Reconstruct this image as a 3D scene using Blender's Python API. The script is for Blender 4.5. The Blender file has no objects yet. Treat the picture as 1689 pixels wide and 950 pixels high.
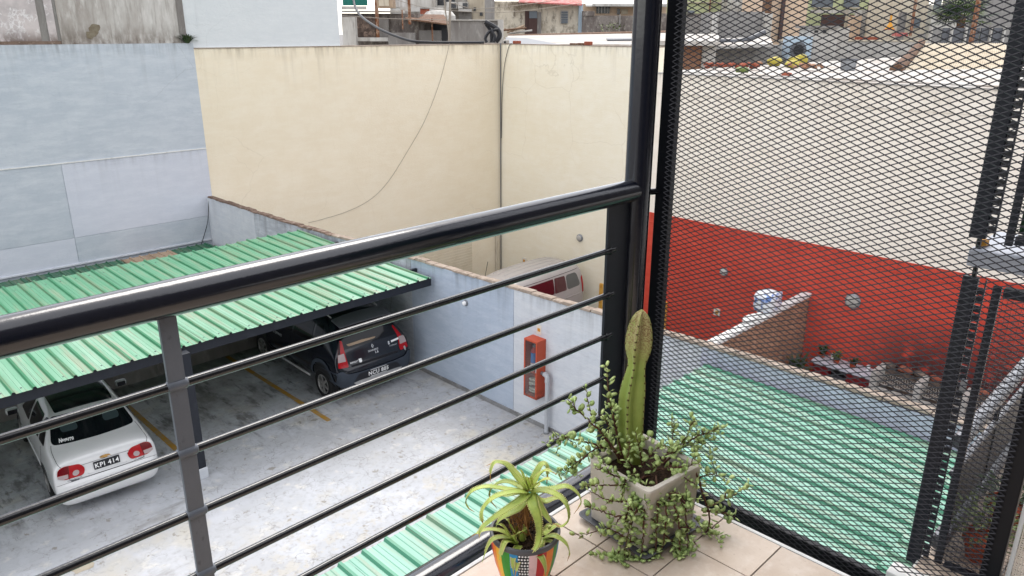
import bpy, bmesh, math, random
import numpy as np
from mathutils import Vector, Matrix
from mathutils.bvhtree import BVHTree
from mathutils.geometry import tessellate_polygon
random.seed(7)
S = bpy.context.scene
COL = S.collection
# ------------------------------------------------------------------ camera, sky, sun, exposure
cd = bpy.data.cameras.new('camera'); cam = bpy.data.objects.new('camera', cd); COL.objects.link(cam)
cd.sensor_width = 36; cd.lens = 26.808; cd.clip_start = .05; cd.clip_end = 5000
PI_, RO_, YA_ = .326683, .00302269, .782681
fw = Vector((math.cos(PI_)*math.cos(YA_), math.cos(PI_)*math.sin(YA_), -math.sin(PI_)))
rt = Vector((math.sin(YA_), -math.cos(YA_), 0)); up = rt.cross(fw)
r2 = rt*math.cos(RO_)+up*math.sin(RO_); u2 = up*math.cos(RO_)-rt*math.sin(RO_)
CAMZ = 1.6
mw = Matrix((r2, u2, -fw)).transposed().to_4x4(); mw.translation = (0, 0, CAMZ)
cam.matrix_world = mw
S.camera = cam
SUN_EL, SUN_AZ = math.radians(56), math.radians(226)     # veiled sun ahead, high over the back wall
w = bpy.data.worlds.new('World'); S.world = w; w.use_nodes = True
wn = w.node_tree; wn.nodes.clear()
sky = wn.nodes.new('ShaderNodeTexSky'); sky.sky_type = 'NISHITA'; sky.sun_disc = False
sky.sun_elevation = SUN_EL; sky.sun_rotation = math.pi/2-(SUN_AZ+math.pi)
sky.dust_density = 1.5; sky.air_density = 1.0; sky.ozone_density = .6
hs = wn.nodes.new('ShaderNodeMix'); hs.data_type = 'RGBA'; hs.inputs[0].default_value = .68; hs.inputs[7].default_value = (5.70, 5.52, 5.30, 1)   # cloud layer over the clear sky
bg = wn.nodes.new('ShaderNodeBackground'); bg.inputs['Strength'].default_value = .15
wo = wn.nodes.new('ShaderNodeOutputWorld')
wn.links.new(sky.outputs[0], hs.inputs[6]); wn.links.new(hs.outputs[2], bg.inputs[0]); wn.links.new(bg.outputs[0], wo.inputs[0])
sd = bpy.data.lights.new('sun', 'SUN'); sd.energy = .75; sd.angle = math.radians(27); sd.color = (1, .965, .91)
so = bpy.data.objects.new('sun', sd); COL.objects.link(so)
so.rotation_euler = Vector((math.cos(SUN_EL)*math.cos(SUN_AZ), math.cos(SUN_EL)*math.sin(SUN_AZ), -math.sin(SUN_EL))).to_track_quat('-Z', 'Y').to_euler()
so.location = (0, 0, 30)
S.view_settings.view_transform = 'Standard'; S.view_settings.look = 'None'
S.view_settings.exposure = 1.43; S.view_settings.gamma = 1.0
S.render.engine = 'CYCLES'
S.cycles.max_bounces = 8; S.cycles.transparent_max_bounces = 12

# ------------------------------------------------------------------ materials
def lin(c):
    return tuple((x/12.92 if x <= .04045 else ((x+.055)/1.055)**2.4) for x in (v/255 for v in c))
def C(r, g, b, k=.72):
    return tuple(v*k for v in lin((r, g, b)))+(1,)
def mat(name, col, rough=.7, spec=.3, metal=0., layers=(), bump=0., bscale=30., bstretch=(1, 1, 1), coat=0., var=0., trans=0.):
    """layers: (kind, scale, stretch, lo, hi, colour, amount); kinds n noise, v cell edges, z height band"""
    m = bpy.data.materials.new(name); m.use_nodes = True
    nt = m.node_tree; N = nt.nodes; L = nt.links; b = N['Principled BSDF']
    b.inputs['Roughness'].default_value = rough; b.inputs['Metallic'].default_value = metal
    b.inputs['Specular IOR Level'].default_value = spec
    if coat: b.inputs['Coat Weight'].default_value = coat; b.inputs['Coat Roughness'].default_value = .05
    if trans: b.inputs['Transmission Weight'].default_value = trans
    b.inputs['Base Color'].default_value = col
    geo = None; cur = None
    def pos(stretch):
        nonlocal geo
        if geo is None: geo = N.new('ShaderNodeNewGeometry')
        mp = N.new('ShaderNodeMapping'); mp.inputs['Scale'].default_value = stretch
        L.new(geo.outputs['Position'], mp.inputs['Vector']); return mp.outputs[0]
    def mixin(fac, colr, amt):
        nonlocal cur
        mx = N.new('ShaderNodeMix'); mx.data_type = 'RGBA'
        mu = N.new('ShaderNodeMath'); mu.operation = 'MULTIPLY'; mu.inputs[1].default_value = amt
        L.new(fac, mu.inputs[0]); L.new(mu.outputs[0], mx.inputs[0])
        if cur is None: mx.inputs[6].default_value = col
        else: L.new(cur, mx.inputs[6])
        mx.inputs[7].default_value = colr; cur = mx.outputs[2]
    for ly in layers:
        kind, sc, st, lo, hi, colr, amt = ly[:7]
        if kind == 'n' or kind == 'nz':
            t = N.new('ShaderNodeTexNoise'); t.inputs['Scale'].default_value = sc; t.inputs['Detail'].default_value = 8
            t.inputs['Roughness'].default_value = .62; L.new(pos(st), t.inputs['Vector'])
            rp = N.new('ShaderNodeMapRange'); rp.inputs[1].default_value = lo; rp.inputs[2].default_value = hi
            L.new(t.outputs[0], rp.inputs[0]); f = rp.outputs[0]
            if kind == 'nz':      # only within a band of heights (z0 strong -> z1 none)
                z0, z1 = ly[7]
                sp = N.new('ShaderNodeSeparateXYZ'); L.new(geo.outputs['Position'], sp.inputs[0])
                r2_ = N.new('ShaderNodeMapRange'); r2_.inputs[1].default_value = z1; r2_.inputs[2].default_value = z0
                L.new(sp.outputs[2], r2_.inputs[0])
                mm = N.new('ShaderNodeMath'); mm.operation = 'MULTIPLY'; L.new(f, mm.inputs[0]); L.new(r2_.outputs[0], mm.inputs[1]); f = mm.outputs[0]
        if kind == 'r':           # deposit round a point, broken by noise
            t = N.new('ShaderNodeTexNoise'); t.inputs['Scale'].default_value = sc; t.inputs['Detail'].default_value = 8; L.new(pos(st), t.inputs['Vector'])
            rp = N.new('ShaderNodeMapRange'); rp.inputs[1].default_value = lo; rp.inputs[2].default_value = hi; L.new(t.outputs[0], rp.inputs[0])
            vd = N.new('ShaderNodeVectorMath'); vd.operation = 'DISTANCE'; vd.inputs[1].default_value = ly[7][0]; L.new(geo.outputs['Position'], vd.inputs[0])
            r2_ = N.new('ShaderNodeMapRange'); r2_.inputs[1].default_value = ly[7][1]; r2_.inputs[2].default_value = ly[7][1]*.25; L.new(vd.outputs['Value'], r2_.inputs[0])
            mm = N.new('ShaderNodeMath'); mm.operation = 'MULTIPLY'; L.new(rp.outputs[0], mm.inputs[0]); L.new(r2_.outputs[0], mm.inputs[1]); f = mm.outputs[0]
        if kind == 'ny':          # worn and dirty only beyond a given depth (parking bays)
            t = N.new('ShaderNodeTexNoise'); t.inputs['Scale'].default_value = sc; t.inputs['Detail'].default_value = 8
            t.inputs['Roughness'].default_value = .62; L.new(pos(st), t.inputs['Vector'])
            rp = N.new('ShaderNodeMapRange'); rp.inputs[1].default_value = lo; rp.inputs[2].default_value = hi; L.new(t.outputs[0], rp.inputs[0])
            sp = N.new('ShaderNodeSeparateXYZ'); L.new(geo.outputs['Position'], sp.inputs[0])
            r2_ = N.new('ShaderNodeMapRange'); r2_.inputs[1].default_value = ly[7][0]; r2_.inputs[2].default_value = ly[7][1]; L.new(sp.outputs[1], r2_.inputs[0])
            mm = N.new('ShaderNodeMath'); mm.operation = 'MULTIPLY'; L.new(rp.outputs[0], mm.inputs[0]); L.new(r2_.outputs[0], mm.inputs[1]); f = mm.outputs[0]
        if kind == 'v':         # thin crack lines along distorted cell edges, broken up by noise
            t = N.new('ShaderNodeTexVoronoi'); t.feature = 'DISTANCE_TO_EDGE'; t.inputs['Scale'].default_value = sc
            no = N.new('ShaderNodeTexNoise'); no.inputs['Scale'].default_value = sc*1.7; no.inputs['Detail'].default_value = 6
            p = pos(st); L.new(p, no.inputs['Vector'])
            ad = N.new('ShaderNodeMix'); ad.data_type = 'RGBA'; ad.blend_type = 'ADD'; ad.inputs[0].default_value = .9/sc if len(ly) < 8 else ly[7]
            L.new(p, ad.inputs[6]); L.new(no.outputs[1], ad.inputs[7]); L.new(ad.outputs[2], t.inputs['Vector'])
            rp = N.new('ShaderNodeMapRange'); rp.inputs[1].default_value = hi; rp.inputs[2].default_value = lo
            L.new(t.outputs[0], rp.inputs[0])
            n2 = N.new('ShaderNodeTexNoise'); n2.inputs['Scale'].default_value = sc*.35; n2.inputs['Detail'].default_value = 3; L.new(p, n2.inputs['Vector'])
            r3 = N.new('ShaderNodeMapRange'); r3.inputs[1].default_value = .5; r3.inputs[2].default_value = .6; L.new(n2.outputs[0], r3.inputs[0])
            mm = N.new('ShaderNodeMath'); mm.operation = 'MULTIPLY'; L.new(rp.outputs[0], mm.inputs[0]); L.new(r3.outputs[0], mm.inputs[1]); f = mm.outputs[0]
        mixin(f, colr, amt)
    if var:                       # each piece its own tone
        oi = N.new('ShaderNodeObjectInfo')
        hv = N.new('ShaderNodeHueSaturation')
        rp = N.new('ShaderNodeMapRange'); rp.inputs[3].default_value = 1-var; rp.inputs[4].default_value = 1+var
        L.new(oi.outputs['Random'], rp.inputs[0]); L.new(rp.outputs[0], hv.inputs['Value'])
        if cur is None: hv.inputs['Color'].default_value = col
        else: L.new(cur, hv.inputs['Color'])
        cur = hv.outputs[0]
    if cur is not None: L.new(cur, b.inputs['Base Color'])
    if bump:
        t = N.new('ShaderNodeTexNoise'); t.inputs['Scale'].default_value = bscale; t.inputs['Detail'].default_value = 6
        L.new(pos(bstretch), t.inputs['Vector'])
        bp = N.new('ShaderNodeBump'); bp.inputs['Strength'].default_value = bump; bp.inputs['Distance'].default_value = .02
        L.new(t.outputs[0], bp.inputs['Height']); L.new(bp.outputs[0], b.inputs['Normal'])
    return m
def wallmat(name, c, dark, light, topz, rough=.85, amt=1., k=.86, tw=1., soot=()):
    return mat(name, C(*c, k), rough, .2, layers=[
        ('n', .35, (1, 1, 1), .35, .7, C(*dark, k), .55*amt),
        ('n', 1.3, (1, 1, 1.8), .45, .75, C(*light, k), .6*amt),
        ('n', 3.2, (.5, .5, 2.4), .44, .66, C(*light, k), .8*amt*tw), ('n', 13, (.45, .45, 2.2), .5, .72, C(*dark, k), .5*amt*tw),
        ('n', 5, (1, 1, .35), .56, .8, C(*dark, k), .5*amt),
        ('nz', 3.2, (1, 1, .05), .52, .75, C(dark[0]*.72, dark[1]*.7, dark[2]*.68, k), .4*amt, (topz, topz-1.6)),
        ('nz', 6.5, (1, 1, .09), .45, .72, C(dark[0]*.58, dark[1]*.56, dark[2]*.53, k), .55*amt, (topz, topz-.45)),
        ('v', .42, (1, 1, 1), 0, .006, C(dark[0]*.78, dark[1]*.76, dark[2]*.72, k), .3*amt),
        ]+list(soot), bump=.35, bscale=14, bstretch=(1, 1, 1.6))
M = {}
M['beige'] = wallmat('beige_render', (230, 218, 195), (222, 208, 183), (235, 226, 207), 1.02, tw=.4, k=.95)
M['beige2'] = wallmat('pale_beige_render', (233, 225, 205), (226, 215, 191), (238, 232, 217), 1.02, k=1.04, tw=.4)
M['beige3'] = wallmat('cream_render', (235, 226, 213), (228, 216, 200), (241, 234, 223), .1, k=1.08, tw=.4)
M['blue'] = wallmat('blue_grey_render', (189, 196, 204), (172, 181, 192), (206, 211, 217), 1.17, k=.90, tw=.7)
M['blueL'] = wallmat('pale_lilac_render', (208, 212, 222), (198, 203, 216), (218, 221, 230), -2, amt=.7)
M['white'] = wallmat('white_render', (214, 218, 220), (205, 210, 213), (222, 225, 226), 4, amt=.7)
M['lowA'] = wallmat('low_wall_pale', (214, 219, 226), (196, 200, 208), (224, 227, 231), -3.35)
M['lowB'] = wallmat('low_wall_blue', (186, 198, 214), (172, 185, 203), (198, 208, 222), -3.45)
M['lowC'] = wallmat('low_wall_stained', (198, 205, 214), (170, 174, 182), (214, 219, 225), -3.6, amt=1.3)
M['lilac'] = wallmat('lilac_grey_render', (186, 188, 206), (172, 174, 194), (198, 200, 214), -3.3, k=1.0)
M['red'] = wallmat('brick_red_paint', (200, 74, 57), (186, 62, 48), (208, 88, 70), -5.1, amt=1.0, k=1.06, tw=.5, soot=[('r', 2.2, (1, 1, 1), .22, .46, C(78, 50, 50, .6), .95, ((24.14, 6.3, -8.7), 2.3)), ('r', 2.2, (1, 1, 1), .22, .46, C(78, 50, 50, .6), .95, ((24.14, 3.9, -8.6), 2.8))])
M['redsoot'] = mat('sooty_red_paint', C(203, 74, 58, .86), .85, .2, layers=[('n', .9, (1, 1, .8), .42, .6, C(96, 52, 50), .9), ('n', 3, (1, 1, 1), .45, .7, C(70, 48, 48), .6)], bump=.2)
M['oldwall'] = mat('old_stained_plaster', C(196, 192, 187, .86), .9, .15, layers=[
    ('n', 1.1, (1, 1, .3), .42, .66, C(168, 158, 150), .8), ('n', 3, (1, 1, .2), .5, .7, C(222, 219, 215, .86), .8),
    ('n', 7, (1, 1, .25), .56, .68, C(226, 222, 219, .9), .4), ('n', 9, (1, 1, .12), .5, .7, C(150, 142, 134), .6), ('nz', 4, (1, 1, .5), .4, .6, C(110, 96, 84), .8, (1.2, 1.75)), ('n', 1.3, (1, 1, .06), .54, .7, C(128, 108, 90), .8)], bump=.5, bscale=9)
M['oldpink'] = mat('flaking_pinkish_paint', C(206, 196, 194, .86), .9, .15, layers=[
    ('n', 2, (1, 1, 1), .4, .65, C(190, 182, 182), .8), ('v', 8, (1, 1, .8), 0, .12, C(232, 228, 228, .86), .85, .13), ('n', 7, (1, 1, 1), .6, .64, C(234, 230, 229, .9), .6), ('nz', 4, (1, 1, .5), .38, .5, C(110, 92, 80), .9, (1.2, 1.6))], bump=.5, bscale=9)
M['oldpatch'] = mat('bare_cement_patch', C(150, 140, 122), .95, .1, layers=[('n', 6, (1, 1, 1), .4, .6, C(128, 116, 100), .8)], bump=.6)
M['grime'] = mat('grimy_cement', C(150, 142, 136), .95, .1, layers=[('n', 1.5, (1, 1, .4), .4, .65, C(106, 96, 92), .9), ('n', 5, (1, 1, .6), .52, .68, C(196, 188, 178), .8), ('n', 12, (1, 1, .7), .52, .7, C(92, 84, 80), .6)], bump=.5)
M['mould'] = mat('mouldy_cream_plaster', C(222, 212, 194, .86), .95, .1, layers=[('n', .45, (1, 1, 1), .5, .64, C(126, 110, 88), .85), ('n', 3, (1, 1, .35), .52, .66, C(120, 110, 98), .8), ('n', 6, (1, 1, .8), .55, .68, C(240, 232, 218, .9), .8)], bump=.4)
M['concrete'] = mat('weathered_concrete', C(158, 154, 150), .95, .1, layers=[('n', 1.4, (1, 1, .25), .45, .65, C(128, 122, 118), .8), ('n', 6, (1, 1, .3), .55, .7, C(186, 182, 176), .7)], bump=.4)
M['floor'] = mat('parking_membrane', C(204, 207, 213, .70), .62, .35, layers=[
    ('n', .28, (1, 1, 1), .42, .66, C(190, 190, 191, .70), .9), ('n', 1.1, (1, 1, 1), .5, .7, C(217, 220, 227, .74), .8),
    ('n', .5, (1, 1, 1), .57, .66, C(212, 206, 192, .70), .7), ('n', 3.2, (1, 1, 1), .58, .68, C(222, 219, 212, .78), .7), ('n', 9, (1, 1, 1), .52, .72, C(178, 178, 180, .66), .65),
    ('n', 5.5, (1, 1, 1), .63, .665, C(150, 142, 128, .7), .7),
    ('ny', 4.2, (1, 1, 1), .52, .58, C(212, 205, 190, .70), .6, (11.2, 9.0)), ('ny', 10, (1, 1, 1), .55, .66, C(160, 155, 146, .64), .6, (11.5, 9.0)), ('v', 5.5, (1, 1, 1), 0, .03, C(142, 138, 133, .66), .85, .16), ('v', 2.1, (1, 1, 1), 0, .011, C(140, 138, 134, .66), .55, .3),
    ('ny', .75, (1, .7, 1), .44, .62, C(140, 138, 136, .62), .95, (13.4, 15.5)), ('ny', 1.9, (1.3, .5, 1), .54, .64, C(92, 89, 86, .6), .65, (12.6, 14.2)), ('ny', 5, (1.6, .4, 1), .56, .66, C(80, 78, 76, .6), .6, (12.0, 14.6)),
    ('n', 1.2, (.25, 1.2, 1), .64, .70, C(150, 148, 146, .7), .6)], bump=.2, bscale=6)
M['stain'] = mat('oil_stain', C(168, 168, 168, .6), .6, .3, layers=[('n', 3, (1, 1, 1), .4, .6, C(136, 134, 132, .6), .8), ('n', 9, (1, .5, 1), .52, .66, C(186, 188, 192, .62), .8)])
M['crust'] = mat('peeled_membrane', C(204, 194, 176, .7), .9, .2, layers=[('n', 6, (1, 1, 1), .45, .65, C(172, 160, 140, .7), .7)], bump=.5)
M['rust'] = mat('rust', C(140, 92, 66, .66), .9, .1, layers=[('n', 9, (1, 1, .5), .45, .62, C(196, 168, 146, .7), .8)])
M['yellow'] = mat('road_yellow', C(206, 156, 62, .62), .7, .2, layers=[('n', 5, (1, 1, 1), .44, .62, C(168, 152, 122, .7), .85)])
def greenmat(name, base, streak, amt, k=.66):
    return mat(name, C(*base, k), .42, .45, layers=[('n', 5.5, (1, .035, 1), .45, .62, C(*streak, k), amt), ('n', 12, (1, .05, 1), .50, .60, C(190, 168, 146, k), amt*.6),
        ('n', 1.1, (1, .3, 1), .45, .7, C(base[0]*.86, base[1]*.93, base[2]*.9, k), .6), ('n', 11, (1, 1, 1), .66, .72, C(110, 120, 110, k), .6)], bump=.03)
M['green1'] = greenmat('green_sheet_faded', (142, 200, 166), (178, 218, 192), .85)
M['green2'] = greenmat('green_sheet', (108, 176, 138), (130, 190, 154), .5)
M['greend'] = greenmat('green_sheet_old', (42, 112, 78), (70, 130, 98), .5)
M['green3'] = greenmat('green_sheet_pale', (150, 206, 184), (178, 222, 204), .7)
M['ribgreen'] = greenmat('shaded_green_rib', (66, 148, 104), (86, 162, 120), .6)  # rib shading put into the colour; same paint as the flats
M['ribgreen3'] = greenmat('shaded_pale_rib', (84, 164, 132), (104, 178, 146), .6)  # darker tone stands in for shade on the pale roof's ribs
M['tan'] = mat('tan_panel', C(190, 166, 142), .8, .2, layers=[('n', 3, (1, .3, 1), .45, .65, C(160, 138, 116), .7)])
M['dsteel'] = mat('dark_painted_steel', (.013, .016, .024, 1), .42, .35, layers=[('n', 6, (1, 1, 1), .5, .7, (.022, .026, .035, 1), .7)])
M['rail'] = mat('glossy_navy_black_paint', (.0045, .006, .013, 1), .2, .6, layers=[('n', 30, (1, 1, 1), .52, .75, (.010, .012, .02, 1), .6)], coat=.4, bump=.03, bscale=60)
M['bar'] = mat('satin_black_paint', (.006, .0065, .009, 1), .24, .6, coat=.3, layers=[('n', 40, (1, 1, 1), .6, .75, (.02, .02, .022, 1), .5)], bump=.04, bscale=90)
M['baluster'] = mat('greyed_black_paint', (.13, .145, .172, 1), .42, .5, layers=[('n', 9, (1, 1, .3), .45, .7, (.19, .205, .235, 1), .8), ('n', 60, (1, 1, .6), .6, .72, (.04, .04, .045, 1), .6)], bump=.08, bscale=80)
M['frame'] = mat('matt_black_frame', (.004, .0045, .007, 1), .4, .22, layers=[('n', 30, (1, 1, 1), .64, .75, (.03, .03, .034, 1), .3)])
M['mesh'] = mat('expanded_metal_paint', (.010, .009, .014, 1), .34, .35)
M['tile'] = mat('beige_floor_tile', C(224, 206, 188, .80), .38, .4, layers=[('n', 5, (1, 1, 1), .42, .64, C(210, 188, 167, .78), .8), ('n', 22, (1, 1, 1), .5, .7, C(233, 219, 205, .83), .7), ('n', 70, (1, 1, 1), .6, .72, C(186, 160, 138, .7), .5)], bump=.06, bscale=40, var=.05)
M['grout'] = mat('grout', C(128, 120, 114), .9, .1)
M['trim'] = mat('white_edge_trim', C(232, 232, 230, .85), .6, .3, layers=[('n', 8, (1, 1, 1), .5, .7, C(206, 206, 202), .6)])
M['potc'] = mat('cast_cement', C(202, 195, 183, .98), .85, .2, layers=[('n', 7, (1, 1, .6), .4, .65, C(187, 178, 164, .95), .8), ('n', 30, (1, 1, 1), .55, .7, C(210, 204, 195, .95), .6), ('nz', 10, (1, 1, .5), .35, .6, C(150, 138, 122), .6, (.02, .12))], bump=.15, bscale=60)
M['saucer'] = mat('grey_plastic', C(104, 106, 112), .45, .4)
M['soil'] = mat('dark_soil', C(84, 66, 54), .95, .1, layers=[('n', 50, (1, 1, 1), .4, .6, C(52, 42, 36), .9), ('n', 20, (1, 1, 1), .58, .7, C(126, 104, 84), .7)], bump=1., bscale=60)
M['cactus'] = mat('cactus_skin', C(158, 172, 88, .98), .45, .35, layers=[('n', 9, (1, 1, .6), .4, .66, C(124, 146, 66, .95), .8), ('nz', 14, (1, 1, 1), .34, .5, C(190, 180, 128, .9), .9, (.70, .575)), ('nz', 230, (1, 1, 1), .47, .53, C(146, 118, 78, .8), 1.0, (.67, .575)), ('nz', 30, (1, 1, 1), .4, .6, C(130, 140, 52, .74), .6, (.25, .45))], bump=.05)
M['areole'] = mat('cactus_areole', C(104, 88, 60), .9, .1)
M['ridge'] = mat('cactus_ridge', C(178, 184, 112, .74), .6, .2)
M['aloe'] = mat('aloe_skin', C(172, 192, 92, .95), .38, .4, layers=[('n', 14, (1, 1, 1), .42, .62, C(194, 206, 108, .95), .8), ('n', 30, (1, 1, 1), .55, .7, C(134, 162, 82, .9), .7)], var=.14)
M['aloetip'] = mat('aloe_dry_tip', C(198, 150, 92, .72), .6, .2)
M['tooth'] = mat('aloe_tooth', C(226, 222, 140, .8), .5, .3)
M['fibre'] = mat('dry_leaf_fibre', C(176, 128, 82, .74), .9, .1, layers=[('n', 30, (1, 1, 1), .45, .6, C(128, 84, 52), .8)])
M['leaf'] = mat('bush_leaf', C(172, 190, 122, 1.0), .4, .3, layers=[('n', 18, (1, 1, 1), .42, .64, C(140, 166, 98, 1.0), .8), ('n', 7, (1, 1, 1), .5, .66, C(198, 210, 138, 1.0), .85)], var=.22)
M['twig'] = mat('bush_twig', C(112, 78, 62), .75, .2, layers=[('n', 30, (1, 1, 1), .45, .65, C(84, 44, 44), .8), ('n', 14, (1, 1, 1), .55, .7, C(140, 122, 104), .7)])
for nm, c in dict(p_red=(196, 34, 44), p_orange=(238, 132, 30), p_yellow=(240, 182, 40), p_green=(46, 148, 40), p_blue=(44, 140, 196), p_pink=(232, 196, 200), p_black=(26, 26, 34), p_white=(236, 236, 236), p_grey=(84, 84, 88)).items():
    M[nm] = mat('pot_paint_'+nm[2:], C(*c, 1.0), .4, .4, layers=[('n', 30, (1, 1, 1), .5, .75, C(c[0]*.88, c[1]*.88, c[2]*.88, .8), .6)], bump=.05, bscale=60)
M['carwhite'] = mat('white_car_paint', C(240, 240, 241, .76), .22, .5, coat=.7, layers=[('n', 3, (1, 1, 1), .5, .8, C(226, 228, 231, .74), .5)])
M['carroof'] = mat('black_gloss_roof', (.006, .007, .011, 1), .16, .5, coat=.5)
M['glass'] = mat('dark_car_glass', (.003, .0035, .006, 1), .08, .3, layers=[('n', 2, (1, 1, 1), .45, .7, (.005, .006, .009, 1), .8)])
M['winered'] = mat('maroon_tinted_glass', C(84, 24, 38), .1, .5, coat=.3)
M['glassgrey'] = mat('grey_tinted_glass', C(96, 98, 98), .12, .5, coat=.3)
M['headrest'] = mat('headrest_behind_glass', C(62, 76, 80), .35, .4)
M['carblue'] = mat('dark_navy_car_paint', (.004, .006, .012, 1), .2, .45, coat=.3, layers=[('n', 3, (1, 1, 1), .5, .8, (.008, .010, .017, 1), .6)])
M['carplastic'] = mat('grey_bumper_plastic', C(70, 78, 90, .7), .6, .3, layers=[('n', 3, (1, 1, 1), .45, .7, C(56, 63, 74, .7), .7)])
M['silver'] = mat('satin_silver', C(196, 196, 196, .8), .35, .5, metal=.4)
M['chrome'] = mat('chrome_badge', C(222, 224, 226, .9), .25, .5, metal=.3)
M['gold'] = mat('gold_badge', C(206, 160, 92, .8), .4, .5, metal=.3)
M['vanpaint'] = mat('silver_van_paint', C(190, 184, 182, .72), .3, .5, coat=.5, layers=[('n', 1.5, (1, 1, 1), .45, .7, C(178, 172, 170, .72), .6)])
M['lred'] = mat('red_lens', C(190, 14, 28, .7), .18, .35)
M['ldark'] = mat('dark_red_lens', C(128, 12, 26, .6), .18, .35)
M['lclear'] = mat('clear_lens', C(200, 180, 180, .7), .18, .4)
M['rubber'] = mat('tyre_rubber', (.012, .012, .013, 1), .75, .25, bump=.2, bscale=80)
M['alloy'] = mat('alloy_wheel', C(168, 166, 164, .75), .35, .5, metal=.5)
M['black'] = mat('black_plastic', (.012, .012, .014, 1), .5, .35)
M['plate'] = mat('black_plate', (.012, .013, .018, 1), .4, .4)
M['seam'] = mat('panel_gap', (.02, .02, .024, 1), .8, .1)
M['cabred'] = mat('fire_cabinet_paint', C(214, 92, 60, .72), .45, .4, layers=[('n', 8, (1, 1, .6), .5, .72, C(204, 74, 44, .8), .7), ('nz', 14, (1, 1, 1), .42, .56, C(110, 52, 36), .85, (-5.55, -5.3))])
M['cabglass'] = mat('cabinet_glass', (.9, .9, .9, 1), .06, .5, trans=.0)
M['extred'] = mat('extinguisher_red', C(196, 40, 40, .8), .3, .5)
M['extblue'] = mat('label_blue', C(70, 130, 200, .8), .4, .4)
M['cloth'] = mat('canvas_hose', C(206, 200, 184, .8), .9, .1, layers=[('n', 20, (1, 1, 1), .45, .65, C(168, 160, 144), .8)], bump=.5)
M['pvc'] = mat('grey_pvc', C(196, 200, 206, .8), .4, .4, layers=[('n', 6, (1, 1, .3), .5, .7, C(176, 180, 186, .8), .6)])
M['paper'] = mat('white_notice', C(232, 226, 214, .85), .7, .2)
M['amber'] = mat('amber_ink', C(222, 160, 70, .8), .7, .2)
M['brick'] = mat('rough_brown_brick', C(164, 126, 102, 1.05), .95, .1, layers=[('n', 14, (1, 1, 1), .4, .62, C(138, 98, 80, 1.0), .8), ('n', 5, (1, 1, 1), .5, .7, C(184, 150, 126, 1.0), .7)], bump=.6, var=.16)
M['mortar'] = mat('mortar', C(120, 100, 84), .95, .1)
M['redbrick'] = mat('red_brick', C(172, 100, 80, .66), .95, .1, layers=[('n', 8, (1, 1, 1), .45, .65, C(146, 78, 62, .66), .7), ('n', 4, (1, 1, 1), .55, .7, C(200, 150, 128, .7), .7)], var=.12)
M['coping'] = mat('cement_coping', C(186, 170, 156, .66), .95, .1, layers=[('n', 3, (1, 1, 1), .42, .62, C(160, 144, 130, .62), .8), ('n', 9, (1, 1, 1), .55, .68, C(206, 194, 180, .7), .8), ('n', 5, (1, 1, 1), .6, .7, C(130, 112, 98), .7)], bump=.7, bscale=16)
M['copingd'] = mat('mossy_coping', C(140, 120, 108, .74), .95, .1, layers=[('n', 4, (1, 1, 1), .42, .62, C(112, 94, 84, .74), .85), ('n', 9, (1, 1, 1), .56, .68, C(184, 170, 156, .8), .8)], bump=.8, bscale=14)
M['palegrey'] = mat('pale_grey_plaster', C(196, 192, 186, .82), .9, .15, layers=[('n', 1.5, (1, 1, .4), .45, .65, C(176, 170, 162), .7), ('n', 7, (1, 1, 1), .55, .7, C(216, 212, 206, .85), .7)])
M['whiteroof'] = mat('white_membrane_roof', C(232, 228, 222, .56), .8, .2, layers=[('n', .8, (1, 1, 1), .46, .64, C(206, 192, 178, .54), .9), ('n', 4, (1, 1, 1), .58, .7, C(188, 174, 160, .5), .8)])
M['peach'] = mat('peach_render', C(230, 204, 178, .7), .9, .15, layers=[('n', 1, (1, 1, .4), .45, .7, C(224, 192, 162, .84), .7)])
M['cream'] = mat('cream_render_far', C(234, 222, 200, .66), .9, .15, layers=[('n', 1, (1, 1, .4), .45, .7, C(210, 194, 170, .64), .8), ('n', 4, (1, 1, .2), .54, .7, C(176, 160, 142, .6), .6)])
M['lime'] = mat('pale_lime_render', C(200, 206, 162, .82), .9, .15, layers=[('n', 1, (1, 1, .3), .45, .7, C(186, 192, 146, .82), .7)])
M['whitefar'] = mat('white_far_render', C(228, 225, 219, .7), .9, .15, layers=[('n', .7, (1, 1, .3), .44, .64, C(186, 178, 168, .66), .85), ('n', 3, (1, 1, .2), .52, .7, C(150, 142, 134, .6), .7)])
M['greyfar'] = mat('grey_far_render', C(166, 163, 160, .7), .9, .15, layers=[('n', 3, (1, 1, .25), .52, .7, C(120, 114, 110, .6), .7), ('n', 1, (1, 1, .3), .45, .7, C(150, 146, 144, .8), .7)])
M['darkwin'] = mat('dark_window_glass', C(56, 58, 64), .15, .5)
M['greywin'] = mat('grey_window_glass', C(118, 126, 134), .15, .5)
M['browndoor'] = mat('brown_door', C(88, 66, 62), .7, .3)
M['teal'] = mat('teal_sheet', C(28, 116, 104, .8), .55, .3, layers=[('n', 4, (1, 1, .1), .45, .65, C(20, 96, 86, .8), .7)])
M['tinred'] = mat('red_tin_roof', C(190, 96, 92, .8), .7, .3, layers=[('n', 3, (1, 1, 1), .48, .66, C(214, 176, 166, .8), .85), ('n', 8, (1, 1, 1), .55, .7, C(140, 70, 66), .7)])
M['tinbrown'] = mat('rusted_tin', C(128, 98, 78), .85, .2, layers=[('n', 4, (1, 1, 1), .45, .62, C(92, 66, 54), .8), ('n', 7, (1, 1, 1), .55, .68, C(176, 152, 130), .7)])
M['rooftile'] = mat('white_roof_tile', C(238, 236, 232, .86), .7, .3)
M['cable'] = mat('black_cable', (.02, .021, .025, 1), .5, .3)
M['greycable'] = mat('grey_cable', C(158, 148, 136), .6, .3)
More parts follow.
